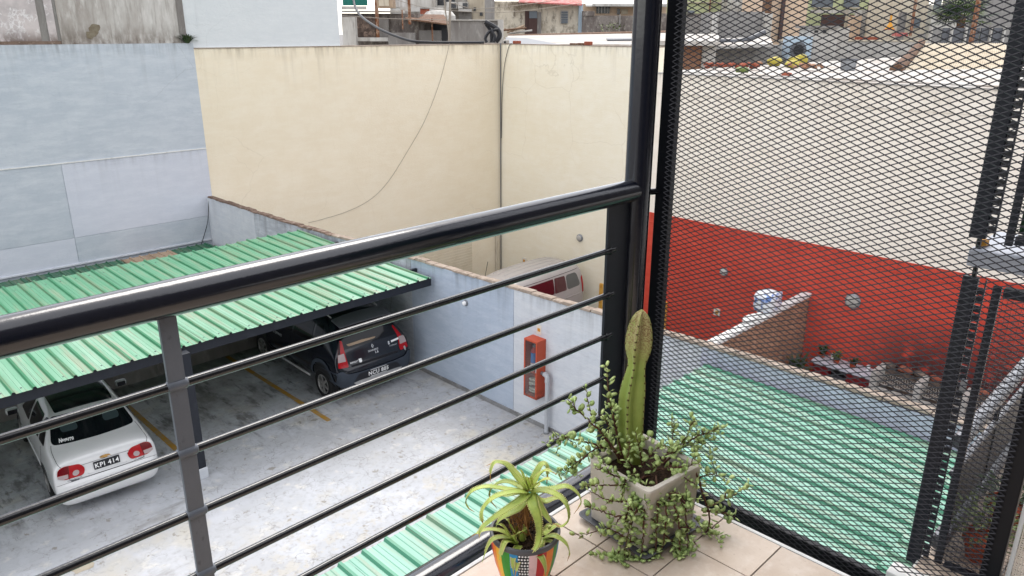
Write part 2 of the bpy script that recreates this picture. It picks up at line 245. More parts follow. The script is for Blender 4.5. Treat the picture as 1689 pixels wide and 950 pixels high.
M['galv'] = mat('galvanised', C(150, 154, 160), .45, .5, metal=.5, layers=[('n', 6, (1, 1, 1), .45, .65, C(190, 192, 196), .7)])
M['perf'] = mat('perforated_grey_sheet', C(112, 112, 112), .5, .4, layers=[('n', 120, (1, 1, 1), .5, .56, C(82, 82, 84), .9)])
M['wrap'] = mat('shiny_tube_wrap', C(150, 152, 160), .28, .6, metal=.6, layers=[('n', 60, (1, 1, 1), .5, .58, C(84, 86, 94), .9)], bump=.5, bscale=110)
M['slab'] = mat('pale_blue_slab', C(212, 216, 226, .72), .8, .2, layers=[('n', 9, (1, 1, 1), .45, .7, C(200, 205, 216, .7), .7)])
M['terra'] = mat('terracotta', C(176, 84, 58, .8), .85, .2, layers=[('n', 25, (1, 1, 1), .45, .65, C(152, 66, 46, .8), .7)])
M['foliage'] = mat('dark_foliage', (.035, .062, .022, 1), .6, .3, layers=[('n', 6, (1, 1, 1), .45, .65, (.06, .09, .035, 1), .8)], var=.2)
M['foliage2'] = mat('light_foliage', (.10, .14, .035, 1), .6, .3, layers=[('n', 16, (1, 1, 1), .45, .65, (.16, .19, .06, 1), .8)], var=.2)
M['hedge'] = mat('artificial_hedge', (.018, .055, .024, 1), .6, .3, layers=[('n', 30, (1, 1, 1), .45, .65, (.035, .085, .035, 1), .8)])
M['bagy'] = mat('yellow_bag', C(208, 192, 84, .62), .6, .3, layers=[('n', 14, (1, 1, 1), .5, .65, C(190, 172, 52, .8), .7)])
M['bagw'] = mat('white_bag', C(236, 238, 242, .86), .5, .3, layers=[('n', 4.5, (1, 1, 1.6), .54, .56, C(70, 120, 196, .8), .9)])
M['bluebox'] = mat('pale_blue_box', C(190, 208, 222, .82), .7, .3)
M['soot'] = mat('sooty_cement', C(128, 112, 102), .95, .1, layers=[('n', 3, (1, 1, 1), .42, .6, C(80, 70, 66), .85), ('n', 4, (1, 1, 1), .54, .68, C(186, 160, 144), .75)], bump=.4)
M['grill'] = mat('grill_bars', C(176, 170, 162), .6, .4, metal=.3)
M['darkred'] = mat('dark_red_tile', C(128, 26, 30, .8), .5, .4)
M['granite'] = mat('pale_counter', C(206, 206, 216, .82), .5, .4)
M['ochre'] = mat('ochre_guard', C(232, 178, 84, .82), .7, .2)
M['asphalt'] = mat('ground_concrete', C(150, 148, 146), .9, .2, layers=[('n', .5, (1, 1, 1), .45, .65, C(124, 122, 120), .7)])
M['facade'] = mat('dark_facade', C(96, 92, 92), .8, .2, layers=[('n', 1, (1, 1, .3), .45, .7, C(84, 80, 80), .7)])  # dark tone picked for what the railing reflects
M['netting'] = mat('fine_white_netting', C(222, 210, 196, .8), .7, .3)

# ------------------------------------------------------------------ helpers
def wloc(o):
    v = Vector((0, 0, 0))
    while o is not None: v += o.location; o = o.parent
    return v
def tag(o, label=None, cat=None, group=None, kind=None):
    if label: o['label'] = label
    if cat: o['category'] = cat
    if group: o['group'] = group
    if kind: o['kind'] = kind
    return o
def thing(name, loc, label, cat, group=None, rz=0, kind=None):
    o = bpy.data.objects.new(name, None); o.empty_display_size = .1; o.location = loc; o.rotation_euler = (0, 0, rz); COL.objects.link(o)
    return tag(o, label, cat, group, kind)
def dup(src, parent=None, loc=None):
    c = src.copy(); COL.objects.link(c); c.parent = parent
    if loc is not None: c.location = loc
    for ch in list(src.children): dup(ch, c)
    return c
class MB:
    def __init__(s): s.v = []; s.f = []; s.m = []; s.mi = 0
    def add(s, vs, fs, m=None):
        n = len(s.v); s.v += [tuple(v) for v in vs]; s.f += [tuple(i+n for i in f) for f in fs]; s.m += [s.mi if m is None else m]*len(fs); return s
    def box(s, x0, x1, y0, y1, z0, z1, m=None):
        return s.add([(x0,y0,z0),(x1,y0,z0),(x1,y1,z0),(x0,y1,z0),(x0,y0,z1),(x1,y0,z1),(x1,y1,z1),(x0,y1,z1)],
            [(0,3,2,1),(4,5,6,7),(0,1,5,4),(1,2,6,5),(2,3,7,6),(3,0,4,7)], m)
    def obox(s, c, ax, ay, az, m=None):     # oriented box, half-axis vectors
        c = Vector(c); ax, ay, az = Vector(ax), Vector(ay), Vector(az)
        vs = [c+ax*i+ay*j+az*k for k in (-1,1) for i, j in ((-1,-1),(1,-1),(1,1),(-1,1))]
        return s.add(vs, [(0,3,2,1),(4,5,6,7),(0,1,5,4),(1,2,6,5),(2,3,7,6),(3,0,4,7)], m)
    def tube(s, pts, r, seg=10, m=None, cap=True):
        pts = [Vector(p) for p in pts]; n = len(pts); rs = r if isinstance(r, (list, tuple)) else [r]*n
        base = len(s.v); prev = None; rings = []
        for i, p in enumerate(pts):
            t = (pts[min(i+1, n-1)]-pts[max(i-1, 0)]).normalized()
            a = prev if prev is not None else (Vector((0,0,1)) if abs(t.z) < .9 else Vector((1,0,0)))
            u = (a-t*a.dot(t)).normalized(); prev = u; v = t.cross(u)
            rings.append([p+(u*math.cos(2*math.pi*k/seg)+v*math.sin(2*math.pi*k/seg))*rs[i] for k in range(seg)])
        vs = [q for rg in rings for q in rg]
        fs = [(i*seg+k, i*seg+(k+1)%seg, (i+1)*seg+(k+1)%seg, (i+1)*seg+k) for i in range(n-1) for k in range(seg)]
        if cap: fs += [tuple(range(seg-1, -1, -1)), tuple((n-1)*seg+k for k in range(seg))]
        return s.add(vs, fs, m)
    def lathe(s, prof, c=(0,0,0), seg=24, axis='z', m=None):
        vs = []; fs = []
        for r, h in prof:
            for k in range(seg):
                a = 2*math.pi*k/seg; x, y = r*math.cos(a), r*math.sin(a)
                p = (x, y, h) if axis == 'z' else ((h, x, y) if axis == 'x' else (y, h, x))
                vs.append((p[0]+c[0], p[1]+c[1], p[2]+c[2]))
        for i in range(len(prof)-1):
            for k in range(seg): fs.append((i*seg+k, i*seg+(k+1)%seg, (i+1)*seg+(k+1)%seg, (i+1)*seg+k))
        return s.add(vs, fs, m)
    def prism(s, poly, axis, a, b, m=None):      # poly of 2D points extruded along axis between a and b
        def P(p, h): return (h, p[0], p[1]) if axis == 'x' else ((p[0], h, p[1]) if axis == 'y' else (p[0], p[1], h))
        n = len(poly); vs = [P(p, a) for p in poly]+[P(p, b) for p in poly]
        fs = [tuple(range(n)), tuple(range(2*n-1, n-1, -1))]+[(i, n+i, n+(i+1)%n, (i+1)%n) for i in range(n)]
        return s.add(vs, fs, m)
    def build(s, name, mats, parent=None, smooth=False, bevel=0., label=None, cat=None, group=None, kind=None, local=False, fix=True):
        mats = mats if isinstance(mats, (list, tuple)) else [mats]
        off = Vector((0,0,0)) if (local or parent is None) else wloc(parent)
        me = bpy.data.meshes.new(name); me.from_pydata([(v[0]-off.x, v[1]-off.y, v[2]-off.z) for v in s.v], [], s.f)
        for m in mats: me.materials.append(M[m] if isinstance(m, str) else m)
        me.polygons.foreach_set('material_index', s.m)
        if fix:
            b = bmesh.new(); b.from_mesh(me); bmesh.ops.recalc_face_normals(b, faces=b.faces); b.to_mesh(me); b.free()
        if smooth: me.polygons.foreach_set('use_smooth', [True]*len(me.polygons))
        me.update()
        o = bpy.data.objects.new(name, me); COL.objects.link(o); o.parent = parent
        if smooth == 'auto':
            me.polygons.foreach_set('use_smooth', [True]*len(me.polygons)); me.set_sharp_from_angle(angle=math.radians(38))
        if bevel:
            bm_ = o.modifiers.new('b', 'BEVEL'); bm_.width = bevel; bm_.segments = 2; bm_.limit_method = 'ANGLE'
        return tag(o, label, cat, group, kind)
def inst(name, me, parent, loc, rot=(0,0,0), sc=(1,1,1)):
    o = bpy.data.objects.new(name, me); COL.objects.link(o); o.parent = parent; o.location = loc; o.rotation_euler = rot; o.scale = sc; return o
def spline(pts, n):
    P = [Vector(p) for p in pts]; P = [P[0]*2-P[1]]+P+[P[-1]*2-P[-2]]; out = []; k = len(P)-3
    for i in range(n+1):
        u = i/n*k; j = min(int(u), k-1); t = u-j; a, b, c, d = P[j:j+4]
        out.append(.5*((2*b)+(-a+c)*t+(2*a-5*b+4*c-d)*t*t+(-a+3*b-3*c+d)*t*t*t))
    return out
def textmesh(body, size, shear=0., bold=0., ext=.0):
    cu = bpy.data.curves.new('t', 'FONT'); cu.body = body; cu.size = size; cu.shear = shear; cu.offset = bold; cu.extrude = ext; cu.resolution_u = 3; cu.space_character = 1.12
    cu.align_x = 'CENTER'; cu.align_y = 'CENTER'
    o = bpy.data.objects.new('t', cu); COL.objects.link(o); me = bpy.data.meshes.new_from_object(o)
    bpy.data.objects.remove(o); bpy.data.curves.remove(cu); return me

# ================================================================== THE SETTING
G = -6.3; G2 = -9.9; XL = 10.526; YB = 24.8; XR = 24.15
MB().box(-900, 1500, -900, 1500, G2-.3, G2).build('ground', 'asphalt', kind='structure')
# raised parking deck beside the lower yard
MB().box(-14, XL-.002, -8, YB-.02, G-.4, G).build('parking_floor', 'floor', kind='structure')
def blob(cx, cy, rx, ry, n=22, rough=.35, z=G+.004):
    ph = [random.uniform(0, 6.28) for _ in range(4)]
    pts = []
    for k in range(n):
        a = 2*math.pi*k/n
        r = 1+rough*(math.sin(2*a+ph[0])*.5+math.sin(3*a+ph[1])*.35+math.sin(5*a+ph[2])*.3+math.sin(9*a+ph[3])*.12)
        pts.append((cx+rx*r*math.cos(a), cy+ry*r*math.sin(a), z))
    return pts
def marks(name, lst, m, label):
    b = MB()
    for cx, cy, rx, ry in lst:
        p = blob(cx, cy, rx, ry); b.add(p, [tuple(range(len(p)))])
    o = b.build(name, m, kind='structure'); return o
for xl, y0 in ((4.73, 14.05), (7.52, 12.95)):
    MB().add([(xl-.055, y0, G+.004), (xl+.055, y0, G+.004), (xl+.055, 17.7, G+.004), (xl-.055, 17.7, G+.004)], [(0,1,2,3)]).build('parking_line', 'yellow', kind='structure')
marks('membrane_patch', [(1.9, 10.1, .22, .1), (2.25, 11.6, .16, .12), (4.3, 9.0, .13, .1), (9.5, 9.5, .05, .03)], 'crust', '')
marks('rust_stain', [(9.75, 8.75, .2, .09)], 'rust', '')
# floor joint strip, a shallow raised band parallel to the bays
MB().box(-6, XL-.3, 12.30, 12.34, G, G+.003).build('floor_joint', 'floor', kind='structure')

# ---- great blue wall at the back of the car park, its painted fields as panels
t = thing('boundary_wall', (5, YB, G), 'tall blue grey rendered party wall with paler rectangles behind the carport', 'wall')
MB().box(-14, 10.72, YB, YB+.5, G2, 1.17).build('wall_body', 'blue', t)
def panel(x0, x1, z0, z1, m, label=None):
    MB().box(x0, x1, YB-.012, YB-.002, z0, z1).build('painted_panel', m, t, label=label)
panel(-14, 6.395, -4.315, -2.125, 'blue'); panel(6.415, 10.715, -4.32, -2.125, 'blueL', 'pale lilac panel')
panel(-14, 6.395, -5.1, -4.335, 'blueL', 'pale lilac panel'); panel(6.415, 10.5, -5.1, -4.34, 'blue')
MB().box(-14, 10.715, YB-.03, YB-.002, -2.118, -2.085).build('white_joint', 'trim', t)
MB().box(-14, 10.5, YB-.06, YB-.002, -5.15, -5.103).build('wall_ledge', 'lowA', t)

# ---- upper old wall on the blue wall
t = thing('old_upper_wall', (6, YB+.1, 1.17), 'stained old plaster wall with peeling pilasters above the blue wall', 'wall')
MB().box(-14, 6.53, YB+.06, YB+.5, 1.172, 6.2).build('peeling_field', 'oldpink', t)
MB().box(7.02, 10.36, YB+.05, YB+.5, 1.172, 6.2).build('plaster_field', 'oldwall', t)
MB().box(6.73, 6.93, YB+.045, YB+.5, 1.172, 6.2).build('peeling_field', 'oldpink', t)
for a, b_ in ((6.53, 6.73), (6.93, 7.02)): MB().box(a, b_, YB+.075, YB+.5, 1.172, 6.2).build('pilaster', 'concrete', t)
MB().box(10.36, 10.56, YB+.03, YB+.5, 1.172, 6.2).build('pilaster', 'concrete', t)
MB().box(-14, 7.0, YB+.02, YB+.058, 1.172, 1.26).build('sill_course', 'copingd', t)
b = MB(); p = [(x, YB+.046, z) for x, z, _ in [(x, y, 0) for x, y, _z in blob(7.92, 1.56, .15, .17, 20, .3)]]
b.add(p, [tuple(range(len(p)))]); p = [(x, YB+.044, z) for x, z, _z in blob(7.8, 1.42, .12, .12, 18, .3)]; b.add(p, [tuple(range(len(p)))])
b.build('bare_patch', 'oldpatch', t)
# white wall standing over the beige wall
t = thing('white_upper_wall', (13, YB, 1.0), 'smooth pale white wall above the left end of the beige wall', 'wall')
MB().box(10.56, 16.16, YB+.10, YB+3, 1.0, 6.2).build('wall_body', 'white', t)
MB().box(10.56, 10.95, YB+.06, YB+.098, 1.25, 6.2).build('corner_strip', 'white', t)
MB().box(10.56, 16.16, YB+.04, YB+.098, 1.002, 1.035).build('drip_edge', 'trim', t)

# ---- beige walls round the lower yard
t = thing('beige_wall', (17, YB, G2), 'tall beige rendered wall straight ahead with a cable hanging down it', 'wall')
MB().box(10.722, XR+.5, YB+.004, YB+.45, G2, 1.0).build('wall_body', 'beige', t)
MB().box(10.73, XR, YB-.02, YB+.47, 1.002, 1.03).build('coping', 'coping', t)
b = MB()
for k in range(46):
    x = 19.4+k*.065
    for j in range(19): b.box(x, x+.044, YB-.02, YB+.002, -9.2+j*.125, -9.085+j*.125)
b.build('ribbed_tile', 'beige', t, kind='stuff')
t = thing('side_beige_wall', (XR, 20, G2), 'pale beige rendered wall meeting the beige wall at the downpipe corner', 'wall')
MB().box(XR, XR+.4, 16.6, YB+.002, G2, 1.0).build('wall_body', 'beige2', t)
MB().box(XR-.02, XR+.42, 16.6, YB, 1.002, 1.03).build('coping', 'coping', t)
t = thing('courtyard_wall', (XR, 8, G2), 'cream wall with a brick red painted lower band behind the mesh screen', 'wall')
MB().box(XR+.005, XR+.4, -8, 16.598, -5.04, -.585).build('wall_body', 'cream3' if 'cream3' in M else 'beige3', t)
MB().box(XR-.012, XR+.4, -8, 16.598, G2, -5.04).build('red_band', 'red', t, label='brick red painted band')
MB().box(XR-.03, XR+.4, -8, 16.598, -5.42, -5.4).build('string_line', 'red', t)
MB().box(XR-.02, XR+.4, -8, 16.598, -.58, .10).build('parapet', 'beige3', t)
MB().box(XR-.05, XR+.42, -8, 16.598, .102, .14).build('coping', 'whiteroof', t)
def cracks(t, lst, m='seam'):
    for pts in lst: MB().tube(pts, .004, 4).build('crack', m, t)

# ---- low wall between car park and yard
t = thing('low_wall', (XL, 10, G), 'low pale blue wall with crumbling coping between car park and yard', 'wall')
def ztop(y): return float(np.interp(y, [-3, 2, 8, 14, 20, 24.8], [-3.31, -3.315, -3.40, -3.52, -3.68, -3.70]))
def lowseg(y0, y1, m):
    MB().prism([(y0, G2), (y1, G2), (y1, ztop(y1)), (y0, ztop(y0))], 'x', XL, XL+.16).build('wall_panel', m, t)
for y0, y1, m in ((21.56, 24.798, 'lowA'), (18.66, 21.552, 'lowC'), (13.85, 18.652, 'lowC'), (10.42, 13.842, 'lowB'), (6.02, 10.412, 'lowA'), (-3, 6.012, 'lilac')):
    lowseg(y0+.002, y1, m)
y = -3.0; k = 0
while y < 24.7:
    dy = random.uniform(.24, .42) if y > 7 else random.uniform(.45, .7); y1 = min(y+dy, 24.75)
    h = random.uniform(.035, .065); j = random.uniform(-.02, .02); za, zb = ztop(y), ztop(y1)
    b = MB(); x0, x1 = XL-.025+j, XL+.20+j
    b.add([(x0,y+.006,za),(x1,y+.006,za),(x1,y1-.006,zb),(x0,y1-.006,zb),(x0+.02,y+.006,za+h),(x1-.03,y+.006,za+h*.8),(x1-.03,y1-.006,zb+h*.8),(x0+.02,y1-.006,zb+h)],
          [(0,3,2,1),(4,5,6,7),(0,1,5,4),(1,2,6,5),(2,3,7,6),(3,0,4,7)])
    b.build('coping_piece', 'copingd' if y > 17.2 else 'coping', t, bevel=.012); y = y1; k += 1
MB().box(XL-.03, XL-.002, 6.1, 17.7, G+.001, G+.09).build('skirting', 'stain', t)

# ================================================================== CARPORT
def sheet(bm, x0, x1, y0, y1, z0, z1, pitch=.292, phase=0., rib=.034, h=.036, drop=None):
    """one corrugated sheet, ribs along y"""
    prof = []; x = x0
    k = math.floor((x0-phase)/pitch)
    pts = set([x0, x1])
    segs = []
    for i in range(k-1, k+int((x1-x0)/pitch)+3):
        c = phase+i*pitch
        segs += [(c-rib, 0), (c-rib*.5, h), (c+rib*.5, h), (c+rib, 0), (c+pitch*.36, 0), (c+pitch*.39, .006), (c+pitch*.42, 0), (c+pitch*.58, 0), (c+pitch*.61, .006), (c+pitch*.64, 0)]
    P = [(a, b) for a, b in segs if x0 < a < x1]
    P = [(x0, 0)]+P+[(x1, 0)]
    n = len(P); T = .004
    vs = [(a, y0, z0+b) for a, b in P]+[(a, y1, z1+b) for a, b in P]+[(a, y0, z0+b-T) for a, b in P]+[(a, y1, z1+b-T) for a, b in P]
    fs = [(i, i+1, n+i+1, n+i) for i in range(n-1)]+[(2*n+i, 3*n+i, 3*n+i+1, 2*n+i+1) for i in range(n-1)]+[(i, 2*n+i, 2*n+i+1, i+1) for i in range(n-1)]+[(n+i, n+i+1, 3*n+i+1, 3*n+i) for i in range(n-1)]
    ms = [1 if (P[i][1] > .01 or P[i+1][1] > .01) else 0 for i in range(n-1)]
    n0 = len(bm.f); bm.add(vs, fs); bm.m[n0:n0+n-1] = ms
t = thing('carport', (4.6, 14, G), 'carport with faded green corrugated sheet roof on dark steel over the two cars', 'carport')
X1 = 10.36; xs = [X1-.876*i for i in range(28)][::-1]
for i in range(len(xs)-1):
    dz = random.uniform(-.004, .004)
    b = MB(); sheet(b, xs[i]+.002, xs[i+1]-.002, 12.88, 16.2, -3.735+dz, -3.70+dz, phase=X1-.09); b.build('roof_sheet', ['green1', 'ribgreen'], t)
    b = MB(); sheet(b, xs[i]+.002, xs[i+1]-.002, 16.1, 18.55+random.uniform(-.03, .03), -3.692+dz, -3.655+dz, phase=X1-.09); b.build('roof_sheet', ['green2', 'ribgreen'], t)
MB().box(-13.2, X1+.03, 12.93, 12.985, -3.93, -3.74).build('front_beam', 'dsteel', t)
MB().box(X1+.0, X1+.03, 12.985, 18.5, -3.86, -3.745).build('side_beam', 'dsteel', t)
for yy in (14.9, 16.6, 18.2): MB().box(-13.2, X1, yy, yy+.06, -3.84, -3.745).build('purlin', 'dsteel', t)
for px in (4.66, -1.3, -7.2):
    po = MB().box(px-.085, px+.085, 12.68, 12.85, G+.22, -3.78).build('post', 'dsteel', t, bevel=.008)
    MB().box(px-.10, px+.10, 12.665, 12.865, G, G+.218).build('post_foot', 'lowA', po, bevel=.01)
    MB().box(px-.05, px+.05, 12.85, 12.93, -4.0, -3.80).build('bracket', 'dsteel', po)
    MB().box(px-.04, px+.04, 12.985, 18.5, -3.95, -3.85).build('rafter', 'dsteel', t)
for yy in (13.6, 16.9): MB().box(10.3, XL-.001, yy, yy+.06, -3.78, -3.70).build('wall_bracket', 'dsteel', t)
b = MB()
for yy in (13.05, 14.93, 16.15, 16.63, 18.23):
    for i in range(80):
        xx = X1-.09-.292*i+.146
        zz = -3.735+.035*(yy-12.88)/3.3 if yy < 16.1 else -3.69+.035*(yy-16.1)/2.5
        b.lathe([(.016, zz+.001), (.013, zz+.009), (.001, zz+.011)], (xx+random.uniform(-.01, .01), yy+random.uniform(-.02, .02), 0), 6)
b.build('roof_screws', 'saucer', t, kind='stuff')
# low store behind the bays with its own old roof
t = thing('rear_store', (4, 21, G), 'low dark store with old green and tan sheet roof behind the carport', 'store')
MB().box(-14, XL-.003, 17.75, 17.9, G+.001, -5.36).build('front_wall', 'concrete', t)
MB().box(-14, XL-.003, 17.9, 24.6, -5.36, -5.30).build('roof_deck', 'concrete', t)
xb = 10.3
for i, m in enumerate(['greend', 'tan', 'greend', 'greend', 'greend', 'tan', 'greend', 'greend', 'tan', 'tan', 'greend']):
    wd = [1.25, 1.55, 1.3, 1.3, 1.3, 1.4, 1.2, 1.2, 1.2, 1.2, 1.2][i]
    b = MB(); sheet(b, xb-wd+.003, xb-.003, 18.2, 24.62-(.04 if m == 'tan' else 0), -5.26, -5.20, phase=xb-.1); b.build('roof_sheet', [m, m], t); xb -= wd

# ================================================================== ROOF BELOW THE BALCONY
t = thing('lower_roof', (5, 2, -3.66), 'pale green corrugated roof just below the balcony floor', 'roof')
x = 10.49
while x > -2.4:
    b = MB(); dz = random.uniform(-.004, .004)
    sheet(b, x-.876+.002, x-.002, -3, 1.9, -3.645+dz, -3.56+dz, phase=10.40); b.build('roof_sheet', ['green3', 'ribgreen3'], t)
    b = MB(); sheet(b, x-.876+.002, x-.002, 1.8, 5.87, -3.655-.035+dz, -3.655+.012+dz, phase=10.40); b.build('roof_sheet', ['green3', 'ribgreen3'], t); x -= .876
MB().box(-2.4, 10.45, 5.72, 5.78, -3.85, -3.70).build('eave_beam', 'dsteel', t)
MB().box(-2.4, 10.45, 2.7, 2.76, -3.82, -3.69).build('purlin', 'dsteel', t)
for px in (9.9, 4.0): MB().box(px-.06, px+.06, 5.5, 5.62, G, -3.7).build('post', 'dsteel', t)
# building carrying the balcony
t = thing('apartment_building', (-2, -4, G2), 'apartment building that carries the balcony', 'building')
MB().box(-9, 2.0, -9, 1.2, G2, -.32).build('lower_wall', 'greyfar', t)
MB().box(-9, 2.2, -9, -1.9, -.318, 6.0).build('unseen_upper_wall', 'facade', t)  # unseen, height set to keep the railing's reflection dark
MB().box(2.2, 12, -9, -3.6, -.318, 6.0).build('unseen_upper_wall', 'facade', t)  # unseen extension, added so the handrail reflects something dark
MB().box(-1.2, 1.0, -1.91, -1.85, -.0, 2.2).build('terrace_door', 'darkwin', t)

# ================================================================== BALCONY
t = thing('balcony_floor', (1.5, 1.0, -.1), None, None, kind='structure')
MB().box(-1.5, 2.108, -2.5, 1.478, -.12, -.012).build('floor_slab', 'trim', t)
MB().box(-1.5, 2.10, -2.5, 1.47, -.012, -.004).build('grout_bed', 'grout', t)
P = .2135; gap = .0022
tm = MB().box(-P/2+gap, P/2-gap, -P/2+gap, P/2-gap, -.010, 0).build('tile', 'tile', t, bevel=.0015, local=True)
tme = tm.data; first = True
for i in range(9):
    for j in range(9):
        cx = 2.11-P/2-i*P+.0; cy = 1.49-P/2-j*P
        tl = inst('tile', tme, t, (cx-1.5, cy-1.0, .1+random.uniform(-.0006, .0006)))
        md = tl.modifiers.new('b', 'BEVEL'); md.width = .0015; md.segments = 2
bpy.data.objects.remove(tm)
MB().box(2.1115, 2.126, -2.5, 1.49, -.03, .001).build('edge_trim', 'trim', t, bevel=.002)
MB().box(-1.5, 2.126, 1.4915, 1.506, -.03, .001).build('edge_trim', 'trim', t, bevel=.002)

YR = 1.6
t = thing('balcony_railing', (2.25, YR, -.1), 'glossy black steel balcony railing with thick round handrail and tall corner post', 'railing')
MB().tube([(-3, YR, 1.055), (2.13, YR, 1.055), (2.22, YR, 1.055)], .040, 40).build('handrail', 'rail', t, smooth='auto')
MB().tube([(-3, YR, -.075), (2.22, YR, -.075)], .059, 36).build('bottom_rail', 'rail', t, smooth='auto')
for z in (.855, .687, .5255, .356, .1945): MB().tube([(-3, YR, z), (2.13, YR, z)], .0105, 16).build('horizontal_bar', 'bar', t, smooth='auto')
for xb in (.56, -.95, -2.45): MB().box(xb-.019, xb+.019, YR-.006, YR+.006, -.03, 1.03).build('baluster', 'baluster', t, bevel=.0015)
for xb in (.56,):
    for z in (.855, .687, .5255, .356, .1945):
        b = MB(); b.tube([(xb-.0225, YR, z), (xb-.0195, YR, z), (xb+.0195, YR, z), (xb+.024, YR, z)], [.0105, .0128, .0128, .0105], 14); b.build('weld', 'baluster', t, smooth=True)
MB().box(2.085, 2.205, YR-.004, YR+.008, -.10, 1.03).build('end_plate', 'dsteel', t, bevel=.0015)
for z in (.855, .687, .5255, .356, .1945):
    b = MB(); b.lathe([(.0106, -.03), (.012, -.008), (.016, .0)], (2.098, YR-.001, z), 14, 'x'); b.build('weld', 'bar', t, smooth=True)
MB().tube([(2.25, YR, -1.0), (2.25, YR, 2.75)], .0475, 48).build('corner_post', 'rail', t, smooth='auto')

# ---- expanded metal screen
XP = 2.33
t = thing('mesh_screen', (XP, .93, -.13), 'black expanded metal screen standing on the open side of the balcony', 'screen')
y0, y1, z0, z1 = .29, 1.578, -.160, 2.45
MB().box(XP, XP+.03, y1-.062, y1, z0, z1).build('side_frame', 'frame', t, bevel=.003)
MB().box(XP, XP+.03, y0, y0+.05, z0, z1).build('side_frame', 'frame', t, bevel=.003)
MB().box(XP, XP+.03, y0+.052, y1-.064, z0, z0+.055).build('bottom_frame', 'frame', t, bevel=.003)
MB().box(XP, XP+.03, y0+.052, y1-.064, z1-.055, z1).build('top_frame', 'frame', t, bevel=.003)
MB().tube([(2.285, YR-.005, 1.04), (XP+.01, YR-.03, 1.04)], .012, 14).build('connecting_stub', 'bar', t, smooth='auto')
b = MB(); DY, DZ = .0412, .0182
mw_ = Vector((.50, 0, .86)); th = Vector((.86, 0, -.50))
vs, fs = [], []
ny = int((1.548-.322)/DY*2); nz = int((z1-z0)/DZ*2)
ya = .322
for j in range(nz):
    for i in range(ny):
        if (i+j) % 2: continue
        p = Vector((XP-.006, ya+i*DY/2, z0+.01+j*DZ/2))
        for sgn in (1, -1):
            q = Vector((XP-.006, ya+(i+1)*DY/2, p.z+sgn*DZ/2))
            if q.z < z0+.005 or q.z > z1: continue
            wv = mw_*.00165; tv = th*.0008; d = (q-p)*.02
            n0 = len(vs); vs += [p-d-wv-tv, p-d+wv-tv, p-d+wv+tv, p-d-wv+tv, q+d-wv-tv, q+d+wv-tv, q+d+wv+tv, q+d-wv+tv]
            fs += [(n0, n0+1, n0+5, n0+4), (n0+1, n0+2, n0+6, n0+5), (n0+2, n0+3, n0+7, n0+6), (n0+3, n0, n0+4, n0+7)]
b.add(vs, fs); b.build('expanded_mesh', 'mesh', t, kind='stuff', fix=False)

# ================================================================== VEHICLES
def car_body(stations, n_sub=2):
    """closed loft; station = (y, [(x,z) from bottom centre to top centre]) half profile, mirrored. returns verts/faces after subdivision"""
    rings = []
    for y, prof in stations:
        half = [(x, z) for x, z in prof]
        ring = [(x, y, z) for x, z in half]+[(-x, y, z) for x, z in half[-2:0:-1]]
        rings.append(ring)
    n = len(rings[0]); vs = [p for r in rings for p in r]
    fs = [(i*n+k, i*n+(k+1)%n, (i+1)*n+(k+1)%n, (i+1)*n+k) for i in range(len(rings)-1) for k in range(n)]
    fs += [tuple(range(n-1, -1, -1)), tuple((len(rings)-1)*n+k for k in range(n))]
    me = bpy.data.meshes.new('tmp'); me.from_pydata(vs, [], fs)
    o = bpy.data.objects.new('tmp', me); COL.objects.link(o)
    md = o.modifiers.new('s', 'SUBSURF'); md.levels = n_sub; md.render_levels = n_sub
    dg = bpy.context.evaluated_depsgraph_get(); dg.update()
    m2 = bpy.data.meshes.new_from_object(o.evaluated_get(dg))
    V = [tuple(v.co) for v in m2.vertices]; F = [tuple(p.vertices) for p in m2.polygons]
    bpy.data.objects.remove(o); bpy.data.meshes.remove(m2); bpy.data.meshes.remove(me)
    return V, F
